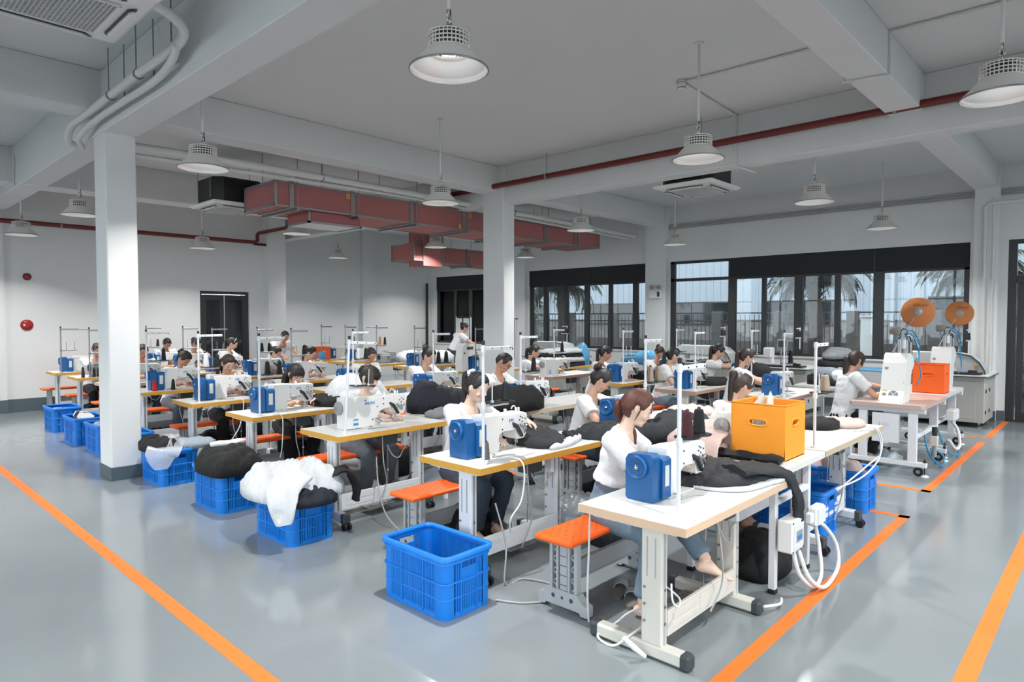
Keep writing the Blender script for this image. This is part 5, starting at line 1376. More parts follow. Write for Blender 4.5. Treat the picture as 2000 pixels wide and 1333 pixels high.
for k, (x, y) in enumerate(CS):
    stand(x, y, ZT, 'thread stand on the %s window-side table' % CLn[k], 'white_metal' if k < 4 else 'steel', k == 6)
    if k in (0,3,6,7): tray(x, y, ZT, 1, 'thread_black', 'black thread cone on the %s window-side table stand' % CLn[k], .16)
    if k == 6: tray(x, y, ZT, 0, 'thread_orange', 'orange thread cone on the seventh window-side stand', .17)
RD = [(10.1,4.25),(10.05,5.55),(9.95,8.2)]
for k, (x, y) in enumerate(RD):
    lb = ('nearest','middle','farthest')[k]
    table(x, y, 1.4, .63, ZT, 'yellow_edge', 'white_metal', 'yellow-edged table, %s of three close to the windows' % lb)
    if k < 2: machine('blue', None, x+.1, y+.3, ZT, 'blue-motored sewing machine, %s of two close to the windows' % lb); stand(x+.12, y+.08, ZT, 'thread stand, %s of two close to the windows' % lb)
for k, (x, y, lb) in enumerate(((8.2,3.9,'nearest'),(8.2,5.15,'second'),(8.4,6.4,'third'),(8.5,7.9,'farthest'))): bench(x, y, 'orange bench, %s in the window-side row' % lb)

# ---- snap fastening station
def snap_table(x, y, L, W, z, label, full):
    t = thing('snap_table', label, 'table', (x,y,0)); T = MB(); T.prism([(0,.03),(.03,0),(L-.03,0),(L,.03),(L,W-.03),(L-.03,W),(.03,W),(0,W-.03)], z-.045, z, 'z'); T.build('tabletop','table_pink' if full else 'laminate',t)
    for xx in (.06,L-.12):
        for yy in (.08,W-.18):
            bx(xx,xx+.06,yy,yy+.09,.12,z-.10,.004).build('leg','white_metal',t)
        o = bx(xx-.01,xx+.07,-.02,W+.02,.10,.155,.006).build('foot_bar','white_metal',t)
        for yy in (.06,W-.08):
            k = MB(); k.cyl((xx+.0,yy,.05),(xx+.024,yy,.05),.05,n=16); k.build('caster','black_plastic',o); k = MB(); k.cyl((xx-.003,yy,.05),(xx+.0,yy,.05),.022,n=12); k.build('caster_hub','chrome',o)
        k = MB(); k.lathe([(.0,.018),(.02,.018),(.04,.008),(.045,0)],16,c=(xx+.03,-.0,0)); k.build('levelling_pad','sticker_white',o); k = MB(); k.cyl((xx+.03,0,.015),(xx+.03,0,.20),.007,n=8); k.cyl((xx+.03,0,.155),(xx+.03,0,.18),.018,n=8); k.build('levelling_screw','black_plastic',o)
        bx(xx,xx+.06,.0,W,z-.1,z-.045,.004).build('top_rail','white_metal',t)
    bx(.12,L-.12,.10,.15,.40,.45,.004).build('long_rail','white_metal',t)
    if full:
        b = bx(.05,.10,.26,W-.24,z-.46,z-.12,.004).build('control_cabinet','white_metal',t); v = MB()
        for k in range(4): v.box((.048,.42+.03*k-.05,z-.25),(.003,.004,.04))
        v.build('vent_slot','machine_grey',b)
    return t
snap_table(8.5, 1.62, 1.3, .78, ZT, 'white-legged table with pinkish top under the near snap machine', True)
snap_table(9.85, 1.66, 1.4, .74, ZT, 'white table under the second snap machine and orange-red box', False)
def snap_machine(x, y, label):
    t = thing('snap_machine', label, 'snap machine', (x,y,ZT)); P = [(0,.0),(.34,0),(.36,.03),(.44,.34),(.56,.42),(.565,.46),(.50,.53),(.40,.57),(.31,.575),(.25,.55),(.20,.46),(.10,.14)]
    b = MB(); b.prism(P, -.125, .125, 'y'); b.build('housing','machine_white',t)
    # details sit on the slanted front (towards -x)
    def on(u, h):   # point on the front slope, u along y, h along the slope
        k = h/.49; return V((.10*min(1,h/.15)+(0 if h<.15 else (.10)*(h-.15)/.32), u, h*.95))
    n = V((-.82,0,.30)).normalized(); mx0 = n.to_track_quat('Z','Y').to_matrix().to_4x4()
    for u, h, r in ((.075,.10,.018),(.08,.42,.02)): MB().lathe([(0,.006),(r,.006),(r+.004,0)],16,mx=Matrix.Translation(on(u,h)) @ mx0).build('switch_plate','machine_grey',t)
    f = MB(); f.lathe([(.045,.004),(.05,.004),(.05,.0),(.045,0)],24,mx=Matrix.Translation(on(-.02,.10)) @ mx0); f.lathe([(.0,.002),(.047,.002)],24,mx=Matrix.Translation(on(-.02,.10)) @ mx0); f.build('fan_grille','machine_grey',t)
    f = MB()
    for k in range(2): f.box((0,0,.005),(.094,.006,.004),0,Matrix.Translation(on(-.02,.10)) @ mx0 @ Matrix.Rotation(PI/4+k*PI/2,4,'Z'))
    f.build('fan_spoke','machine_white',t)
    for u, h in ((.075,.145),(.08,.475)): MB().box((0,0,.002),(.055,.012,.003),0,Matrix.Translation(on(u,h)) @ mx0).build('warning_sticker','sticker_yellow',t)
    s = MB()
    for u in (-.11,.11):
        for h in (.02,.25,.47): s.cyl(on(u,h)-n*.002,on(u,h)+n*.003,.006,n=8)
    s.build('screw','steel',t)
    MB().box((.42,0,.575),(.12,.20,.012),.004,Matrix.Rotation(.12,4,'Y')).build('top_seam','black_plastic',t)
    k = MB(); k.cyl((.38,.0,.56),(.38,0,.74),.030,n=14); k.box((.45,-.05,.64),(.06,.07,.18),.006); k.box((.52,.0,.60),(.06,.06,.16),.006); k.cyl((.56,-.08,.50),(.56,-.08,.70),.02,n=10); k.box((.46,-.04,.75),(.16,.05,.03),.004); k.cyl((.44,.05,.57),(.44,.05,.69),.016,n=10); k.build('pneumatic_head','steel',t)
    k = MB(); k.box((.42,-.04,.68),(.06,.05,.12),.006); k.box((.62,-.06,.46),(.12,.09,.08),.006); k.build('valve_block','machine_white',t)
    c = MB(); c.tube([(.30,.06,.56),(.44,-.06,.86)],.010,8); c.tube([(.44,-.06,.86),(.52,-.15,1.05)],.009,8); c.ball((.44,-.06,.86),.022,10,8); c.build('reel_post','steel',t)
    rm = Matrix.Translation((.53,-.16,1.06)) @ V((-.9,-.25,.12)).normalized().to_track_quat('Z','Y').to_matrix().to_4x4()
    r = MB(); r.lathe([(.0,-.022),(.175,-.022),(.178,-.018),(.178,.018),(.175,.022),(.0,.022)],40,mx=rm); rl = r.build('tape_reel','cardboard',t)
    MB().lathe([(.0,.03),(.045,.03),(.048,.022)],20,mx=rm).build('reel_hub','machine_grey',rl)
    me = text_mesh('GIA per', .045, 'print_dark', 'lettering', .0003); link('lettering', me, t, None).matrix_local = rm @ Matrix.Translation((.03,.085,.0225)) @ Matrix.Rotation(0,4,'Z')
    bw = MB().lathe([(.0,-.05),(.045,-.045),(.062,-.01),(.06,.05),(.055,.05),(.05,-.01),(.0,-.04)],20,c=(.34,.04,.84)); bw.cyl((.34,.04,.57),(.34,.04,.79),.006,n=8); bw.build('snap_hopper','slipper',t)
    for col, pts in (('hose_blue',[(.45,-.02,.74),(.58,-.08,.80),(.68,-.14,.62),(.62,-.17,.42),(.66,-.18,.28),(.55,-.16,.18)]),('hose_blue',[(.42,.03,.74),(.50,-.1,.84),(.62,-.16,.70),(.70,-.14,.52),(.62,-.1,.44)]),('black_plastic',[(.38,0,.74),(.50,-.04,.80),(.58,-.04,.68),(.55,0,.55)]),('black_plastic',[(.40,.02,.7),(.56,.0,.86),(.72,-.06,.7),(.64,-.08,.5)]),('cable_white',[(.5,.0,.70),(.66,-.04,.78),(.76,-.12,.66),(.66,-.14,.50)])):
        MB().tube(smooth_path(pts,6),.0075,7).build('air_hose',col,t)
    return t
snap_machine(8.56, 1.98, 'white slanted snap machine nearest the seated woman, cardboard reel on top')
snap_machine(10.95, 1.93, 'second white snap machine behind the orange-red box')
def bin_box(x, y, s, h, m, label, z):
    t = thing('fabric_box', label, 'box', (x,y,z)); w = .006
    def wall(a, b, c, d): return bx(a,b,c,d,0,h,.002)
    # walls with an oval grip opening in the two sides facing -x and -y
    def grip(axis, off):
        m_ = MB(); n = 20; pts = [(s/2+.065*math.copysign(abs(math.cos(2*PI*k/n))**.5,math.cos(2*PI*k/n)), h*.66+.024*math.copysign(abs(math.sin(2*PI*k/n))**.8,math.sin(2*PI*k/n))) for k in range(n)]
        out = []
        for k in range(n):
            a = 2*PI*k/n; c_, s_ = math.cos(a), math.sin(a); t_ = min((s/2)/abs(c_) if abs(c_)>1e-6 else 9, ((h-h*.66) if s_>0 else h*.66)/abs(s_) if abs(s_)>1e-6 else 9); out.append((s/2+c_*t_, h*.66+s_*t_))
        corners = [(s,h),(0,h),(0,0),(s,0)]
        def P(p, d): return (d, p[0], p[1]) if axis == 'x' else (p[0], d, p[1])
        for d in (off, off+w):
            vs = [P(p,d) for p in out]+[P(p,d) for p in pts]; m_.add(vs,[(k,(k+1)%n,n+(k+1)%n,n+k) for k in range(n)])
            for c in corners:
                ks = sorted(range(n), key=lambda k: (out[k][0]-c[0])**2+(out[k][1]-c[1])**2)[:2]; m_.add([P(c,d),P(out[ks[0]],d),P(out[ks[1]],d)],[(0,1,2)])
        m_.loft([[P(p,off) for p in pts],[P(p,off+w) for p in pts]],False,False)
        return m_, [P(p,off+w/2) for p in pts]
    for ax, of in (('y',0),('x',0)):
        m_, ring = grip(ax, of); o = m_.build('side_panel', m, t); MB().tube(ring+[ring[0],ring[1]],.0075,7,False).build('grip_ring', m, o)
    wall(s-w,s,0,s).build('side_panel',m,t); wall(0,s,s-w,s).build('side_panel',m,t); bx(0,s,0,s,0,.006).build('bottom_panel',m,t)
    r = MB(); r.tube([(0,0,h),(s,0,h),(s,s,h),(0,s,h),(0,0,h),(s*.1,0,h)],.005,6,False); r.build('rim_binding',m,t)
    return t
bin_box(4.545, 1.685, .385, .385, 'box_orange', 'large bright orange fabric box with oval grip on the side table', ZT)
bin_box(10.05, 1.70, .36, .38, 'box_orange_dark', 'orange-red fabric box on the table between the snap machines', ZT)
bin_box(8.15+.05, 13.98, .34, .3, 'box_orange_dark', 'small orange-red fabric box far back by the rear wall', ZT)
t = thing('paper_pattern', 'white paper patterns standing up out of the large orange box', 'paper', (4.545,1.685,ZT))
for k, (a, b, c, hh) in enumerate(((.12,.26,.22,.43),(.16,.24,.16,.47),(.20,.30,.24,.42),(.08,.2,.3,.40))):
    m_ = MB(); m_.prism([(a,.02),(b,.02),(b+.02,hh-.05),(b-.02,hh),(a+.03,hh-.02),(a-.01,hh-.09)],c,c+.003,'y',Matrix.Rotation(.12*(k-1.5),4,'X')); m_.build('pattern_sheet','sticker_white',t)
for (x0,x1,y0,y1,lb) in ((.05,.2,.06,.3,1),(.2,.34,.08,.32,2)): bx(x0,x1,y0,y1,.01,.22,.01).build('cloth_bundle','fabric_white' if lb==1 else 'fabric_pink',t)

# ---- pattern sewing machines and cabinet by the windows
def pattern_machine(x, y, label, L=1.1, D=1.2, flip=1, hood=True):
    t = thing('pattern_sewing_machine', label, 'pattern machine', (x,y,0)); c = bx(0,L*.9,0,D,.08,.84,.008).build('base_cabinet','cabinet_grey',t)
    for yy in (.25*D,.75*D): bx(-.006,.0,yy-.2,yy+.2,.14,.76,.003).build('cabinet_door','cabinet_grey',c)
    for xx in (.08,L*.9-.08):
        for yy in (.08,D-.08): MB().lathe([(.045,0),(.04,.015),(.012,.02),(.012,.08)],12,c=(xx,yy,0)).build('foot','chrome',c)
    hg = MB()
    for zz in (.25,.6):
        for xx in (.12, L*.45): hg.box((xx,-.008,zz),(.03,.012,.06),.003)
    hg.build('hinge','black_plastic',c)
    bx(-.12,L*.95,-.06,D+.06,.845,.87,.004).build('work_plate','laminate',t); bx(-.125,L*.955,-.065,D+.065,.835,.845).build('plate_edge','black_plastic',t)
    if hood:
        h = MB(); P = [(.02,.87),(.03,.93),(.10,1.06),(.22,1.17),(.42,1.21),(D-.1,1.21),(D-.05,1.15),(D-.05,1.05),(.5,1.02),(.42,.95),(.40,.87)]
        h.prism(P,.18,.62,'x'); h.build('machine_arm','hood_grey',t)
        e = MB(); e.tube([(.17,p[0],p[1]) for p in P[:5]],.012,6); e.build('arm_trim','dark_plastic',t)
        bx(.174,.18,.12,.17,.97,1.02).build('warning_sticker','sticker_orange',t)
    bx(-.10,.16,.05,D-.05,.875,.905,.004).build('guide_rail','black_plastic',t); bx(-.09,.0,.1,.22,.9,.95,.006).build('clamp_block','black_plastic',t)
    h = MB(); h.box((.38,D-.15,1.12),(.2,.16,.2),.02); h.box((.38,D-.2,.98),(.1,.08,.14),.01); h.build('sewing_head','machine_white',t)
    m_ = MB(); m_.cyl((.5,.3,1.2),(.5,.3,1.62),.012,n=8); m_.box((.42,.3,1.42),(.26,.02,.02)); m_.box((.42,.3,1.6),(.2,.015,.02)); m_.build('thread_post','white_metal',t)
    for k in range(2): MB().lathe([(.03,1.43),(.02,1.55),(0,1.55)],12,c=(.36+.12*k,.3,0)).build('thread_spool','thread_black',t)
    return t
pattern_machine(13.0, 1.64, 'grey cabinet pattern sewing machine beside the glass door', 1.1, 1.25)
pattern_machine(12.75, 5.9, 'pale long-arm pattern sewing machine before the first pane of the near window', 1.1, 1.3)
pattern_machine(12.6, 4.3, 'pattern sewing machine with two black spools under the near window', 1.1, 1.0, 1, False)
pattern_machine(12.3, 9.8, 'white automatic sewing machine before the second window', 1.1, 1.2)
t = thing('operator_panel', 'small tilted grey control panel on a stalk under the near window', 'control panel', (12.55,4.75,.87))
MB().box((0,0,.42),(.03,.2,.24),.01,Matrix.Rotation(.15,4,'Y')).build('panel','machine_grey',t); MB().box((-.02,0,.44),(.004,.14,.12),0,Matrix.Rotation(.15,4,'Y')).build('screen','dark_plastic',t); MB().cyl((0,0,0),(0,0,.34),.015,n=8).build('stalk','steel',t)
for (x, y, lb) in ((13.2,3.0,'blue-topped low machine table under the near window'),(11.9,7.2,'blue-topped machine table by the window pillar')):
    t = thing('machine_table', lb, 'table', (x,y,0)); bx(0,.8,0,.9,.82,.85,.004).build('tabletop','bag_blue',t)
    for xx in (.04,.72):
        for yy in (.04,.82): bx(xx,xx+.04,yy,yy+.04,0,.82,.003).build('leg','white_metal',t)
t = thing('display_rack', 'white rack with pale hanging panels before the far window', 'rack', (11.6,12.3,0))
for yy in (0,.55): MB().cyl((0,yy,0),(0,yy,1.85),.018,n=8).build('post','white_metal',t)
bx(-.015,.015,-.05,.6,1.82,1.85,.003).build('top_bar','black_plastic',t); bx(-.02,.02,-.15,.7,.0,.04,.004).build('base_bar','white_metal',t)
for yy in (.06,.33): bx(-.004,.004,yy,yy+.22,.8,1.80,.002).build('hanging_panel','sticker_white',t)
t = thing('display_rack', 'second white rack with pale hanging panels close to the second column', 'rack', (11.8,10.9,0))
for yy in (0,.5): MB().cyl((0,yy,0),(0,yy,1.8),.018,n=8).build('post','white_metal',t)
bx(-.015,.015,-.05,.55,1.77,1.8,.003).build('top_bar','black_plastic',t); bx(-.02,.02,-.15,.6,.0,.04,.004).build('base_bar','white_metal',t)
for yy in (.04,.28): bx(-.004,.004,yy,yy+.2,.8,1.75,.002).build('hanging_panel','facade',t)
def tall_machine(x, y, label):
    t = thing('button_machine', label, 'button machine', (x,y,ZT)); P = [(0,0),(.14,0),(.16,.04),(.15,.26),(.20,.30),(.42,.30),(.44,.24),(.50,.24),(.52,.42),(.46,.50),(.10,.52),(.02,.46),(-.01,.2)]
    MB().prism(P,-.09,.09,'y').build('housing','machine_white',t); MB().box((.2,-.092,.43),(.16,.004,.05)).build('name_plate','dark_plastic',t); MB().cyl((.46,0,.24),(.46,0,.04),.012,n=8).build('plunger','chrome',t)
    for x_, z_ in ((.06,.34),(.36,.34)): MB().cyl((x_,-.094,z_),(x_,-.09,z_),.018,n=12).build('button','alarm_red',t)
tall_machine(8.2, 9.02, 'tall white button machine with red buttons left of the second column')
# ---- wiring, boxes and hoses on the right front frame
t = thing('distribution_box', 'grey-white wall-type breaker box mounted on the front frame under the orange box', 'electrical box', (4.20,1.60,.30))
bx(0,.20,-.10,-.0,0,.21,.01).build('case','machine_white',t); bx(.02,.18,-.106,-.1,.03,.18,.004).build('cover','white_metal',t); o = bx(.05,.15,-.109,-.106,.07,.14).build('breaker_window','machine_grey',t)
for k in range(3): bx(.066+.025*k,.084+.025*k,-.112,-.108,.085,.11).build('breaker','print_blue',o)
s = MB()
for x in (.012,.188):
    for z in (.012,.198): s.cyl((x,-.103,z),(x,-.099,z),.007,n=8)
s.build('screw','dark_plastic',t)
t = thing('junction_box', 'small white junction box beside the breaker box', 'electrical box', (4.62,1.56,.38)); bx(0,.17,-.07,.0,0,.13,.012).build('case','machine_white',t); bx(.012,.158,-.076,-.07,.012,.118,.004).build('lid','white_metal',t); bx(-.06,0,-.05,-.01,.03,.1,.006).build('gland','white_metal',t)
def hose(label, pts, r, m, cat='hose', name='hose', group=None): return pipe(name, label, pts, r, m, cat, group, 10, 7)
hose('thick white flexible hose looping to the floor from the junction box', [(4.70,1.53,.38),(4.70,1.50,.22),(4.62,1.46,.07),(4.45,1.45,.04),(4.33,1.5,.14),(4.30,1.53,.29)], .014, 'cable_white')
hose('larger white flexible hose loop lying out over the floor', [(4.76,1.56,.38),(4.86,1.52,.33),(4.95,1.47,.20),(4.92,1.44,.07),(4.75,1.42,.025),(4.5,1.41,.03),(4.38,1.46,.12),(4.36,1.52,.29)], .014, 'cable_white')
hose('short white cable ends on the floor by the nearest table', [(4.16,1.55,.02),(4.05,1.52,.03),(3.9,1.56,.05)], .009, 'cable_white', 'cable', 'cable')
hose('grey cable running on the floor from the third aisle table to the crate', [(3.25,3.2,.5),(3.2,3.05,.25),(3.14,3.0,.012),(3.3,2.98,.008),(3.36,2.75,.008),(3.2,2.62,.008),(3.02,2.72,.008),(2.93,2.88,.008)], .006, 'cable_grey', 'cable', 'cable')
hose('thin grey cable trailing from the third table down to the bench', [(3.45,4.9,.55),(3.34,4.72,.35),(3.32,4.6,.14),(3.35,4.45,.012),(3.3,4.25,.008),(3.2,4.05,.008),(3.3,3.95,.05)], .006, 'cable_grey', 'cable', 'cable')
hose('white cord falling from the second aisle table top past its edge', [(3.25,3.2,ZT+.008),(3.32,3.1,ZT+.02),(3.36,3.03,ZT-.04),(3.33,3.02,.55),(3.25,3.05,.42),(3.3,3.1,.3)], .006, 'cable_white', 'cable', 'cable')
hose('white cord looped around the nearest table leg', [(3.02,1.69,.42),(3.0,1.67,.34),(3.04,1.66,.30),(3.12,1.70,.31),(3.12,1.80,.36)], .005, 'cable_white', 'cable', 'cable')
hose('white cord lying over the nearest table foot', [(3.35,2.0,.10),(3.2,2.05,.10),(3.08,2.08,.06),(2.97,2.12,.02),(2.95,2.0,.01),(3.0,1.9,.1),(3.2,1.85,.16)], .007, 'cable_white', 'cable', 'cable')
hose('white fabric tape hanging down beside the nearest bench', [(3.06,2.24,.73),(3.055,2.245,.45),(3.05,2.25,.2),(3.05,2.24,.03)], .006, 'fabric_white', 'tape', 'cotton_tape')
hose('white cord hanging from the fourth aisle table', [(3.22,6.38,ZT+.01),(3.26,6.26,ZT-.02),(3.25,6.25,.5),(3.22,6.24,.38)], .005, 'cable_white', 'cable', 'cable')
hose('white cord hanging from the fifth aisle table', [(3.5,7.9,ZT+.01),(3.56,7.79,ZT-.02),(3.5,7.77,.5),(3.36,7.75,.3),(3.3,7.74,.15)], .006, 'cable_white', 'cable', 'cable')
for k, pts in enumerate(([(6.25,1.66,ZT+.006),(6.35,1.57,ZT+.02),(6.38,1.54,.6),(6.1,1.6,.45),(5.7,1.7,.4)],[(6.2,1.7,ZT+.006),(6.42,1.58,ZT+.015),(6.45,1.55,.62),(6.2,1.62,.5),(5.8,1.72,.36)])): hose(('inner','outer')[k]+' of two white cables falling from the table right of the orange box', pts, .007, 'cable_white', 'cable', 'cable')
for k, pts in enumerate(([(9.2,1.75,.45),(9.0,1.66,.2),(9.2,1.56,.03),(9.5,1.6,.1),(9.35,1.7,.2),(9.15,1.62,.06)],[(9.7,1.7,.4),(9.75,1.6,.12),(10.1,1.54,.03),(10.4,1.6,.06),(10.2,1.68,.18)])): hose('%s coil of blue air hose under the snap machine tables' % ('left','right')[k], pts, .010, 'hose_blue')
hose('thick white hose hanging from the grey box under the second snap table', [(10.4,1.66,.42),(10.45,1.6,.3),(10.3,1.55,.14),(10.0,1.55,.12),(9.85,1.6,.25)], .02, 'cable_white')
t = thing('junction_box', 'grey-white junction box under the second snap machine table', 'electrical box', (10.2,1.66,.45)); bx(0,.3,-.06,.04,0,.14,.01).build('case','machine_white',t); bx(.01,.29,-.066,-.06,.01,.13).build('lid','white_metal',t)
t = thing('air_filter', 'air filter regulator with black knob on the near snap table', 'air regulator', (8.98,1.60,.22)); MB().cyl((0,0,.2),(0,0,.30),.03,n=14).build('knob','black_plastic',t); bx(-.035,.035,-.035,.035,.08,.2,.006).build('body','cream_metal',t); MB().cyl((0,0,-.05),(0,0,.08),.025,n=14).build('bowl','machine_grey',t)

# ---- slippers, small things
for k, (x, y, a) in enumerate(((3.50,2.24,.5),(3.57,2.37,.45))):
    t = thing('slipper', '%s grey slipper on the floor under the nearest table' % ('front','rear')[k], 'slipper', (x,y,0), a); m_ = MB(); pts = [(.125*math.cos(b)*(1 if math.cos(b)>0 else .95), .045*math.sin(b)*(1+.15*math.cos(b))) for b in [2*PI*i/20 for i in range(20)]]
    m_.prism(pts,0,.022,'z'); m_.build('sole','slipper',t); s = MB(); s.loft([[(xx,.047*math.cos(b),.02+.045*math.sin(b)) for b in [PI*i/10 for i in range(11)]]+[(xx,.042*math.cos(b),.02+.040*math.sin(b)) for b in [PI*i/10 for i in range(10,-1,-1)]] for xx in (.02,.09)],True,True); s.build('strap','grey_plastic',t)
t = thing('paper_cup', 'crumpled white tube lying before the nearest table foot', 'litter', (2.95,1.80,.02)); MB().tube([(0,0,0),(-.04,.045,.05),(-.075,.085,.10)],[.012,.016,.014],10).build('tube','sticker_white',t)

# ---- cloth
g = garment
g('padded_lining','white padded lining edge under the black quilted piece on the nearest table','cloth',[(3.70,2.02),(3.68,1.80),(3.80,1.64),(4.05,1.59),(4.28,1.60),(4.30,2.1),(4.1,2.21),(3.9,2.2)],.03,'fabric_white',3,.757,.015,.6,.02)
g('quilted_piece','black quilted jacket piece spread over the end of the nearest table','cloth',[(3.66,2.06),(3.70,1.84),(3.86,1.69),(4.06,1.64),(4.28,1.66),(4.33,2.1),(4.15,2.24),(3.85,2.22)],.10,'fabric_charcoal',5,.757,.014,.7,.10,quilt=0.12)
drape('quilted_sleeve','black quilted strip hanging off the right end of the nearest table','cloth',[(3.95,1.78,.84),(4.15,1.70,.83),(4.30,1.60,.79),(4.345,1.535,.68),(4.36,1.53,.52),(4.355,1.53,.46)],[.22,.20,.17,.14,.10,.06],(1,.15,0),.045,'fabric_charcoal',4)
drape('folded_cloth','narrow black folded panel lying before the large orange box','cloth',[(4.43,2.18,ZT+.03),(4.44,1.95,ZT+.032),(4.45,1.67,ZT+.03)],[.13,.15,.13],(1,0,0),.045,'fabric_black',6)
g('pink_coat','dusty pink coat heaped between the two front women','garment',[(4.40,2.16),(4.75,2.12),(5.2,2.2),(5.32,2.45),(5.1,2.6),(4.7,2.62),(4.42,2.5)],.23,'fabric_pink',8,.79,.018,.9,.12)
drape('pink_coat_tail','dusty pink coat tail hanging behind the thread cones','garment',[(4.75,2.35,.95),(4.45,2.28,.9),(4.34,2.24,.72),(4.36,2.26,.5)],[.4,.42,.36,.25],(.3,1,0),.06,'fabric_pink',9)
g('folded_garment','small dusty pink garment at the right end of the beige-edged table','garment',[(6.28,1.78),(6.45,1.70),(6.66,1.76),(6.68,1.98),(6.5,2.08),(6.3,2.02)],.085,'fabric_pink',11,ZT,.014,.8,.06)
g('folded_garment','black garment left of the small pink one on the beige-edged table','garment',[(6.0,2.0),(6.12,1.86),(6.32,1.86),(6.42,2.05),(6.25,2.2),(6.02,2.2)],.10,'fabric_black',12,ZT,.014,.8,.06)
g('padded_coat','dark slate padded coat in front of the woman with a top bun','garment',[(4.28,3.2),(4.45,2.98),(4.85,2.86),(5.35,2.86),(5.85,2.84),(6.05,3.05),(5.85,3.3),(5.4,3.24),(5.0,3.2),(4.8,3.46),(4.45,3.5)],.24,'fabric_teal',14,.74,.02,.7,.14,quilt=0.16)
g('lined_jacket','grey and black jacket under the hand of the woman at the second table','garment',[(3.74,3.20),(3.9,3.12),(4.12,3.28),(4.2,3.55),(4.0,3.68),(3.78,3.6),(3.70,3.4)],.13,'fabric_charcoal',15,ZT,.014,1.0,.08)
g('jacket_lining','white lining of the jacket on the second table, folded open','garment',[(3.72,3.12),(3.9,3.09),(4.10,3.14),(4.30,3.25),(4.31,3.5),(4.15,3.45),(3.95,3.2)],.06,'fabric_white',16,ZT,.014,1.0,.03)
g('black_trim','black trim strip on the white lining at the second table','garment',[(4.08,3.2),(4.2,3.2),(4.3,3.3),(4.28,3.4),(4.15,3.33)],.085,'fabric_black',17,ZT,.012,.9,.03)
g('black_coat','big black coat piled in front of the man with glasses','garment',[(4.72,4.78),(4.92,4.62),(5.35,4.60),(5.60,4.76),(5.55,5.02),(5.2,5.1),(4.84,5.06)],.37,'fabric_black',18,ZT,.018,.6,.22)
g('white_jacket','white jacket heap with black buttons beside the third woman','garment',[(4.02,6.42),(4.3,6.25),(4.66,6.34),(4.72,6.75),(4.5,6.98),(4.15,6.92)],.36,'fabric_white',20,ZT,.018,.8,.2,quilt=0.14)
g('black_cloth','black cloth spread right of the fourth aisle machine','garment',[(3.86,6.5),(4.02,6.36),(4.2,6.45),(4.22,6.85),(4.0,6.98),(3.86,6.85)],.16,'fabric_black',21,ZT,.016,.8,.08)
drape('black_strip','black and white strip hanging off the fourth aisle table','cloth',[(3.95,6.55,ZT+.02),(4.02,6.36,ZT+.02),(4.06,6.27,ZT-.03),(4.06,6.26,.55),(4.05,6.27,.36)],[.16,.17,.16,.15,.14],(1,0,0),.02,'fabric_black',22,wav=.1)
g('navy_coat','navy padded coat heap behind the woman at the third table','garment',[(4.22,5.32),(4.4,5.2),(4.8,5.15),(5.05,5.3),(5.0,5.52),(4.6,5.6),(4.3,5.55)],.40,'fabric_navy',24,ZT,.018,.6,.2,quilt=0.12)
g('grey_cloth','grey satin cloth lying on the side table by the third aisle table','cloth',[(4.16,4.95),(4.4,4.85),(4.75,4.86),(5.0,4.95),(4.95,5.16),(4.6,5.14),(4.25,5.18)],.10,'fabric_grey',25,ZT,.016,1.0,.06)
g('plastic_wrap','shiny clear plastic wrapping heap on the fifth aisle table','plastic',[(3.78,8.0),(4.0,7.9),(4.16,8.05),(4.16,8.35),(3.98,8.44),(3.8,8.38)],.26,'plastic_silver',27,ZT,.014,1.4,.12)
g('dark_bundle','black shiny bundle beside the machine on the sixth aisle table','garment',[(3.84,9.62),(4.0,9.53),(4.15,9.66),(4.15,10.0),(3.95,10.1),(3.82,9.95)],.2,'fabric_black',28,ZT,.016,1.0,.1)
for k, (m_, dz, h, sd) in enumerate((('fabric_black',0,.16,31),('fabric_white',.09,.18,32),('fabric_black',.2,.13,33),('fabric_white',.27,.13,34))):
    d = .06*k; g('stacked_jacket', ('bottom black','lower white','upper black','top white')[k]+' jacket of the black and white pile near the second window','garment',[(9.85+d,8.3+d),(10.3,8.2+d*.5),(11.0-d,8.25),(11.5-d*2,8.4),(11.4-d*2,8.8),(10.6,8.85-d*.3),(9.95+d,8.75-d*.3)],h,m_,sd,ZT+dz,.03,.9,.12,'black and white pile')
for k, (m_, dz, h, sd) in enumerate((('fabric_black',0,.2,41),('fabric_greyblue',.10,.22,42),('fabric_black',.26,.2,43),('fabric_grey',.38,.2,44))):
    d = .05*k; g('stacked_jacket', ('bottom black','lower grey-blue','upper black','top grey')[k]+' jacket of the heap behind the snap machine woman','garment',[(10.1+d,3.0+d),(10.5,2.9+d),(11.0-d,3.0),(11.1-d,3.4),(10.7,3.55-d),(10.2+d,3.45-d)],h,m_,sd,ZT+dz,.025,1.0,.12,'heap behind the snap machine woman')
t = thing('heap_table', 'white table under the grey-blue garment heap by the near window', 'table', (10.05,2.85,0)); bx(0,1.15,0,.75,ZT-.035,ZT,.003).build('tabletop','laminate',t)
for xx in (.04,1.07):
    for yy in (.04,.67): bx(xx,xx+.04,yy,yy+.04,0,ZT-.035,.003).build('leg','white_metal',t)
g('white_heap','white garment heap with black bands far back left of the second column','garment',[(8.7,10.7),(9.0,10.55),(9.5,10.6),(9.6,10.95),(9.2,11.1),(8.8,11.0)],.5,'fabric_white',51,ZT,.03,.9,.2)
g('white_heap','lower white bundle with a black band far back on the seventh window-side table','garment',[(8.9,11.75),(9.2,11.65),(9.5,11.75),(9.5,12.05),(9.1,12.15)],.4,'fabric_white',52,ZT,.03,.9,.18)
g('dark_heap','dark garment heap on the third window-side table','garment',[(9.1,5.65),(9.3,5.55),(9.65,5.6),(9.7,5.95),(9.4,6.08),(9.15,5.95)],.16,'fabric_black',53,ZT,.02,1,.08)
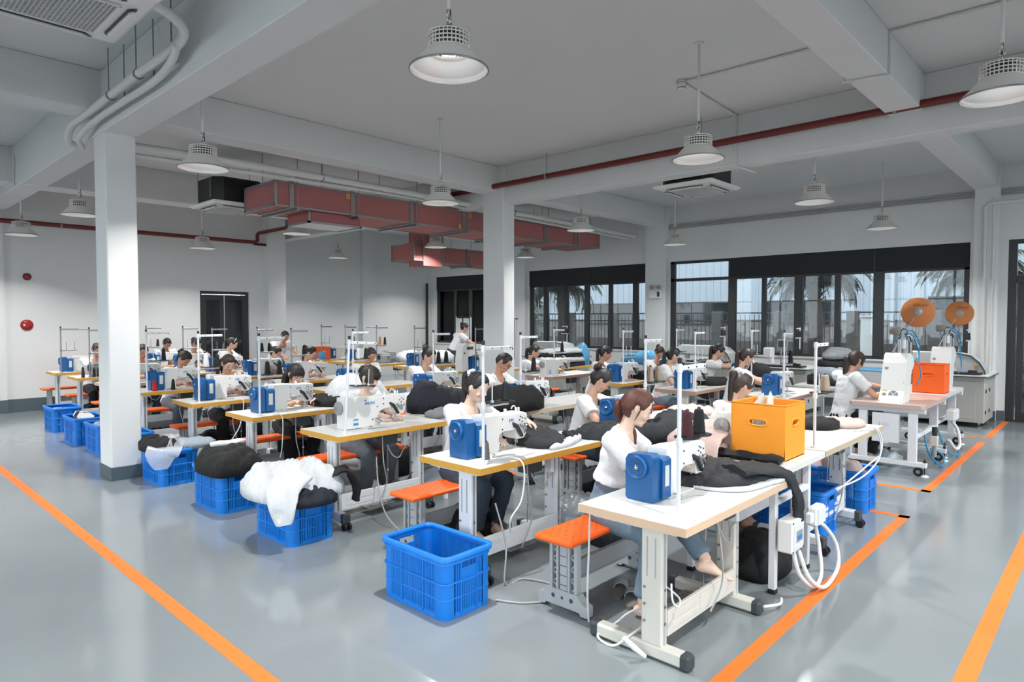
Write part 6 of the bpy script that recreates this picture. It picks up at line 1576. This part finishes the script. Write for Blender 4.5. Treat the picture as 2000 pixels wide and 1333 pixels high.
g('dark_heap','dark jacket on the second window-side table under a hand','garment',[(8.92,4.4),(9.15,4.28),(9.45,4.35),(9.46,4.65),(9.2,4.75),(8.95,4.65)],.12,'fabric_black',54,ZT,.016,1,.07)
g('dark_heap','dark cloth before the woman on the nearest close-to-window table','garment',[(10.4,4.5),(10.7,4.35),(11.2,4.4),(11.3,4.75),(10.9,4.9),(10.5,4.8)],.3,'fabric_charcoal',55,ZT,.022,1,.12)
g('dark_heap','dark cloth on the second middle-row table beyond the slate coat','garment',[(6.0,3.1),(6.2,3.04),(6.4,3.12),(6.4,3.4),(6.15,3.5),(6.0,3.35)],.10,'fabric_pink',56,ZT,.016,1,.06)
g('blue_bag','light blue plastic bag on the farthest close-to-window table','bag',[(11.0,8.35),(11.2,8.25),(11.36,8.4),(11.34,8.7),(11.1,8.78)],.62,'bag_blue',57,ZT,.02,1,.12)
g('blue_bag','blue plastic sheet heap on the table by the window pillar','bag',[(11.9,7.25),(12.3,7.2),(12.66,7.4),(12.6,8.0),(12.2,8.1),(11.95,7.7)],.35,'bag_blue',58,.85,.025,1,.15)
g('blue_bag','light blue bow-like bag on the small far orange-red box','bag',[(8.2,14.0),(8.36,13.96),(8.5,14.05),(8.46,14.28),(8.26,14.3)],.42,'bag_blue',59,ZT,.018,1.2,.08)
g('grey_bag','grey plastic bag behind the sixth middle-row machine','bag',[(5.85,12.2),(6.1,12.15),(6.35,12.3),(6.3,12.6),(5.9,12.6)],.25,'plastic_silver',60,ZT,.02,1.2,.1)
# crate contents
g('white_cloth','white cloth lying in the nearest blue crate','cloth',[(2.55,2.98),(2.72,2.92),(2.86,3.0),(2.87,3.3),(2.80,3.45),(2.6,3.42),(2.54,3.2)],.21,'fabric_white',71,.03,.014,.4,.12)
jk = g('white_padded_jacket','white padded jacket heaped over the second blue crate','garment',[(2.36,4.82),(2.46,4.64),(2.66,4.68),(2.86,4.62),(3.0,4.72),(3.02,5.05),(2.95,5.36),(2.68,5.46),(2.44,5.40),(2.33,5.1)],.30,'fabric_white',72,.36,.014,.8,.17,quilt=0.13)
drape('white_sleeve','white padded sleeve hanging over the near corner of the second crate','garment',[(2.62,4.78,.56),(2.46,4.70,.50),(2.40,4.62,.40),(2.40,4.60,.24)],[.26,.26,.22,.12],(1,-.5,0),.07,'fabric_white',84)
g('navy_jacket','navy padded sleeve bundle on the front of the second crate','garment',[(2.50,4.62),(2.66,4.55),(2.84,4.58),(2.9,4.72),(2.72,4.8),(2.52,4.76)],.17,'fabric_navy',73,.33,.012,.7,.09,quilt=0.09)
drape('black_flap','black jacket flap hanging from the second crate towards the table leg','garment',[(2.86,4.80,.50),(2.97,4.66,.55),(3.03,4.60,.44),(3.03,4.60,.30)],[.16,.2,.18,.1],(.2,1,0),.04,'fabric_black',74)
g('black_garments','black garment heap in the third blue crate','garment',[(2.5,5.96),(2.72,5.95),(2.92,6.0),(2.97,6.3),(2.9,6.6),(2.66,6.66),(2.48,6.5),(2.45,6.2)],.33,'fabric_black',75,.34,.014,1.0,.2)
g('white_band','white band across the black heap in the third crate','cloth',[(2.58,6.34),(2.76,6.28),(2.92,6.34),(2.86,6.42),(2.64,6.44)],.06,'fabric_white',76,.57,.012,.6,.04)
g('black_garment','black garment hanging over the film-lined crate by the column','garment',[(2.40,7.7),(2.52,7.52),(2.7,7.48),(2.76,7.72),(2.66,7.95),(2.46,7.98)],.17,'fabric_black',77,.36,.014,.9,.1)
g('white_pattern_cloth','pale grey-white cloth hanging over the edge of the film-lined crate','garment',[(2.74,7.46),(2.95,7.40),(3.1,7.5),(3.06,7.8),(2.86,7.92),(2.74,7.7)],.11,'fabric_greyblue',78,.37,.014,.8,.06)
g('clear_film','clear plastic film bunched in the film-lined crate','plastic',[(2.56,7.5),(2.78,7.5),(2.86,7.75),(2.82,8.0),(2.6,8.0)],.2,'film',79,.34,.016,1.5,.09)
drape('clear_film','clear plastic film hanging over the near rim of the film-lined crate','plastic',[(2.6,7.56,.40),(2.54,7.44,.41),(2.49,7.405,.34),(2.49,7.40,.2)],[.3,.34,.3,.12],(1,-.3,0),.012,'film',80)
for k in range(7): 
    o = MB(); o.prism([(-.07,0),(.07,0),(.09,.08),(.05,.14),(-.04,.15),(-.09,.07)],0,.012,'y',Matrix.Rotation(-.9,4,'X')); tag(o.build('cut_panel','fabric_white' if k%2==0 else 'fabric_black',None,(2.68+.02*math.sin(k*2),10.82+.055*k,.34)),'%s cut panel standing in the crate left of the near column, %s from the front' % ('white' if k%2==0 else 'black',('first','second','third','fourth','fifth','sixth','seventh')[k]),'cloth','cut panels')
g('film_bundle','white film bundle in the crate peeping left of the near column','plastic',[(2.58,9.86),(2.84,9.86),(2.86,10.3),(2.58,10.3)],.2,'film',81,.25,.016,1.2,.08)
for (x, y, lb) in ((6.75,2.0,'blue crate with pink cloth under the end of the beige-edged table'),(5.75,2.05,'blue crate under the middle of the beige-edged table')): place(make_crate(), (x,y,0), 0, lb, 'crate', 'blue crates')
g('pink_cloth','dusty pink and white cloth in the crate under the beige-edged table end','cloth',[(6.6,1.78),(6.78,1.74),(6.92,1.85),(6.9,2.2),(6.7,2.26),(6.6,2.1)],.30,'fabric_pink',82,.25,.016,1,.12)
# dark bags stored under the tables
for k, (x, y, m_, h, lb) in enumerate(((3.72,4.0,'fabric_black',.42,'black garment bag on the floor behind the second aisle table'),(3.85,7.05,'fabric_black',.5,'black cloth bundle on the floor behind the fourth aisle table'),(3.55,8.6,'trouser_black',.5,'black cloth hanging in front of the bench at the fifth aisle table'),(3.45,13.2,'trouser_black',.55,'black cloth under the eighth aisle table'),(4.5,3.4,'plastic_bag',.45,'clear bag of white scraps under the second middle table'),(4.4,5.3,'fabric_greyblue',.4,'grey bag under the third side table'),(5.6,4.0,'fabric_black',.4,'black bag under the second middle-row table'),(9.2,2.2,'plastic_bag',.25,'clear plastic bag on the floor under the near snap table'),(8.9,3.5,'fabric_black',.4,'black bundle on the floor below the nearest window-side table'),(6.3,5.2,'fabric_charcoal',.4,'charcoal bundle under the table of the man with glasses'),(4.55,6.2,'fabric_black',.6,'tall black bundle on the floor beyond the fourth aisle table'),(4.5,8.2,'fabric_black',.6,'black bundle on the floor beyond the fifth aisle table'),(4.45,3.0,'fabric_charcoal',.5,'charcoal bundle on the floor beyond the second aisle table'),(3.5,10.35,'fabric_black',.35,'black bundle under the bench behind the sixth aisle table'),(4.5,9.9,'fabric_black',.55,'black bundle on the floor beyond the sixth aisle table'),(4.6,1.9,'fabric_black',.3,'black bundle on the floor under the orange box table'),(6.2,3.3,'fabric_black',.5,'black bundle under the right end of the second middle table'))):
    a = .26; g('floor_bundle', lb, 'bundle', [(x-a,y-.15),(x,y-.22),(x+a,y-.14),(x+a*.9,y+.16),(x,y+.22),(x-a*.9,y+.14)], h, m_, 90+k, .002, .02, .8, .18)

# ---- people (each head where the photograph shows it)
def nx(k): return MX[k]+.575
person('auburn-haired woman in white t-shirt and pale jeans sewing at the nearest table, barefoot', (3.665,2.31,1.215), -68, 'side', 'hair_auburn', 'skin_light', 'jeans_light', .0052, 13, 21, 14,
   hands=[((3.66,2.02,.90),(.8,-.5,-.2)), ((3.95,2.10,.92),(.35,-.9,-.25))], feet=[((3.36,2.07,.085),(.15,-1,-.02)), ((3.66,1.81,.335),(.2,-.12,-.085))], extra=('earring',), curl=.6, hem=.34)
person('woman with cream scrunchie and long dark ponytail at the second aisle table', (3.70,3.85,1.235), -84, 'pony high', 'hair_black', 'skin_light', 'jeans_dark', .0055, 15, 20, 4,
   hands=[((3.52,3.52,.90),(.45,-.9,-.3)), ((3.98,3.56,.97),(.25,-1,-.55))], extra=('scrunchie','earring'))
person('woman with dark bun and fringe bending at the white machine of the third table', (3.80,5.50,1.205), -84, 'bun bangs', 'hair_black', 'skin_light', 'jeans_grey', .0062, 18, 24, 6, hands=hands(3.19+.6, MY[2], ZT), curl=.5)
person('woman with long dark fringe looking down at the fourth aisle table', (3.83,7.02,1.15), -92, 'long bangs', 'hair_black', 'skin_mid', 'trouser_black', .0065, 20, 26, 2, hands=hands(nx(3)+.04, MY[3], ZT, .09, .05))
person('smiling woman with hair drawn back at the fifth aisle table', (3.71,8.55,1.205), -92, 'long', 'hair_brown', 'skin_mid', 'trouser_black', .0075, 16, 30, 3, hands=hands(nx(4), MY[4], ZT))
person('woman with big black bun bowed low at the sixth aisle table', (3.78,10.22,1.20), -80, 'bun', 'hair_black', 'skin_tan', 'jeans_grey', .008, 26, 48, 14, hands=hands(nx(5), MY[5], ZT))
person('dark-haired worker glimpsed at the right edge of the near column', (3.70,11.75,1.26), -88, 'short', 'hair_black', 'skin_tan', 'jeans_dark', .009, 14, 28, 0, hands=hands(nx(6), MY[6], ZT), male=True)
person('worker half hidden at the left edge of the near column', (3.48,13.38,1.235), -85, 'bun', 'hair_black', 'skin_tan', 'trouser_black', .009, 14, 26, 0, hands=hands(3.6, MY[7], ZT))
person('man with black glasses and short hair sewing a black coat', (5.80,5.56,1.255), -80, 'short', 'hair_black', 'skin_tan', 'trouser_black', .0068, 16, 32, 14, hands=[((5.5,5.15,1.0),(.4,-.9,-.3)),((6.02,5.22,.90),(.3,-.9,-.2))], male=True, extra=('glasses',))
person('woman with high top bun and red hair tie behind the slate coat', (5.30,3.76,1.185), -66, 'bun high top', 'hair_black', 'skin_mid', 'jeans_dark', .0065, 18, 38, 16, hands=[((5.10,3.42,.96),(.6,-.8,-.3)),((5.45,3.42,.93),(.2,-1,-.3))], extra=('red_tie','earring'))
person('woman with long ponytail and hair slide behind the large orange box', (5.50,2.42,1.20), -52, 'pony high', 'hair_brown', 'skin_mid', 'jeans_dark', .0062, 20, 34, 16, hands=[((5.12,2.27,.88),(.1,-1,-.2)),((5.38,2.26,.88),(-.3,-1,-.2))], extra=('clip','headband'))
person('woman with messy top bun at the fourth middle-row table', (5.91,7.12,1.265), -84, 'bun high messy', 'hair_black', 'skin_mid', 'jeans_dark', .0085, 14, 24, 10, hands=hands(5.35+.575, 6.66, ZT))
person('balding older man at the fifth middle-row table', (5.97,8.62,1.225), -90, 'short', 'hair_brown', 'skin_tan', 'trouser_black', .009, 16, 34, 0, hands=hands(5.725, 8.16, ZT), male=True)
person('ponytailed woman in profile at the sixth middle-row table', (5.83,10.2,1.20), -58, 'pony high', 'hair_black', 'skin_mid', 'jeans_dark', .009, 16, 28, 16, hands=hands(5.8, 9.7, ZT))
person('woman with spiky bun in profile at the seventh middle-row table', (5.72,11.2,1.175), -62, 'bun messy', 'hair_black', 'skin_mid', 'jeans_dark', .009, 16, 30, 14, hands=hands(5.7, 11.05, ZT))
person('woman with headband sitting tall before the back door', (5.62,12.75,1.30), -50, 'pony', 'hair_black', 'skin_mid', 'jeans_dark', .009, 14, 26, 16, hands=hands(5.75, 12.4, ZT), extra=('headband',))
person('dark-haired worker bent down left of the back door', (5.33,13.75,1.28), -70, 'bun', 'hair_black', 'skin_tan', 'trouser_black', .0095, 20, 38, 10, hands=hands(5.4, 13.5, ZT))
person('worker with hair up seen in front of the back wall, head lowered', (5.15,14.85,1.265), -88, 'short', 'hair_black', 'skin_tan', 'trouser_black', .0095, 18, 46, 0, hands=hands(5.2, 14.65, ZT))
person('standing man in white t-shirt leaning over the back tables', (7.25,13.75,1.40), -88, 'short', 'hair_black', 'skin_tan', 'jeans_dark', .009, 44, 30, 0, hands=[((7.05,13.2,.86),(0,-1,-.4)),((7.4,13.2,.86),(0,-1,-.4))], male=True, stand=True)
person('brown-haired woman in profile at the nearest window-side table', (8.76,3.78,1.265), -62, 'pony', 'hair_brown', 'skin_mid', 'jeans_dark', .0078, 14, 26, 14, hands=hands(8.42+.575, 3.32, ZT))
person('laughing woman with swept-back hair at the second window-side table', (8.98,5.02,1.225), -66, 'pony', 'hair_black', 'skin_mid', 'jeans_light', .008, 14, 16, 20, hands=[((8.8,4.66,.88),(.3,-.9,-.2)),((9.3,4.62,.88),(.7,-.6,-.1))], extra=('earring',))
person('woman with ponytail and orange-brown clip beside the window pillar', (10.72,6.28,1.16), -95, 'pony high', 'hair_brown', 'skin_tan', 'jeans_dark', .0095, 18, 40, -30, hands=hands(10.725, 5.85, ZT))
person('woman with hair clip on top at the third window-side table', (8.98,6.27,1.215), -66, 'pony', 'hair_black', 'skin_tan', 'jeans_dark', .0085, 15, 26, 14, hands=hands(9.09, 5.82, ZT), extra=('clip',))
person('woman with ponytail sewing calmly at the fourth window-side table', (8.90,7.77,1.195), -68, 'pony', 'hair_black', 'skin_mid', 'trouser_black', .009, 12, 18, 14, hands=hands(9.2, 7.32, ZT))
person('woman with white hair clip behind dark cloth close to the windows', (10.48,5.02,1.235), -66, 'pony', 'hair_black', 'skin_mid', 'jeans_dark', .009, 15, 34, 12, hands=hands(10.8, 4.6, ZT+.1), extra=('clip',))
person('woman with fringe and ponytail working at the near snap machine', (8.97,2.72-.26,1.265), -40, 'pony bangs', 'hair_brown', 'skin_mid', 'trouser_black', .0068, 10, 14, 6, hands=[((9.0,2.05,.86),(.6,-.8,-.2)),((9.35,2.25,.92),(.8,-.5,.0))], seat=.50)
person('worker in white t-shirt turned away before the far window, hair in a knot', (11.2,12.1,1.555), -22, 'bun high', 'hair_black', 'skin_mid', 'jeans_dark', .0095, 30, 20, -10, hands=[((11.3,11.55,1.05),(.5,-.8,-.3)),((11.75,11.9,1.0),(.8,-.3,-.3))], stand=True)
flush()
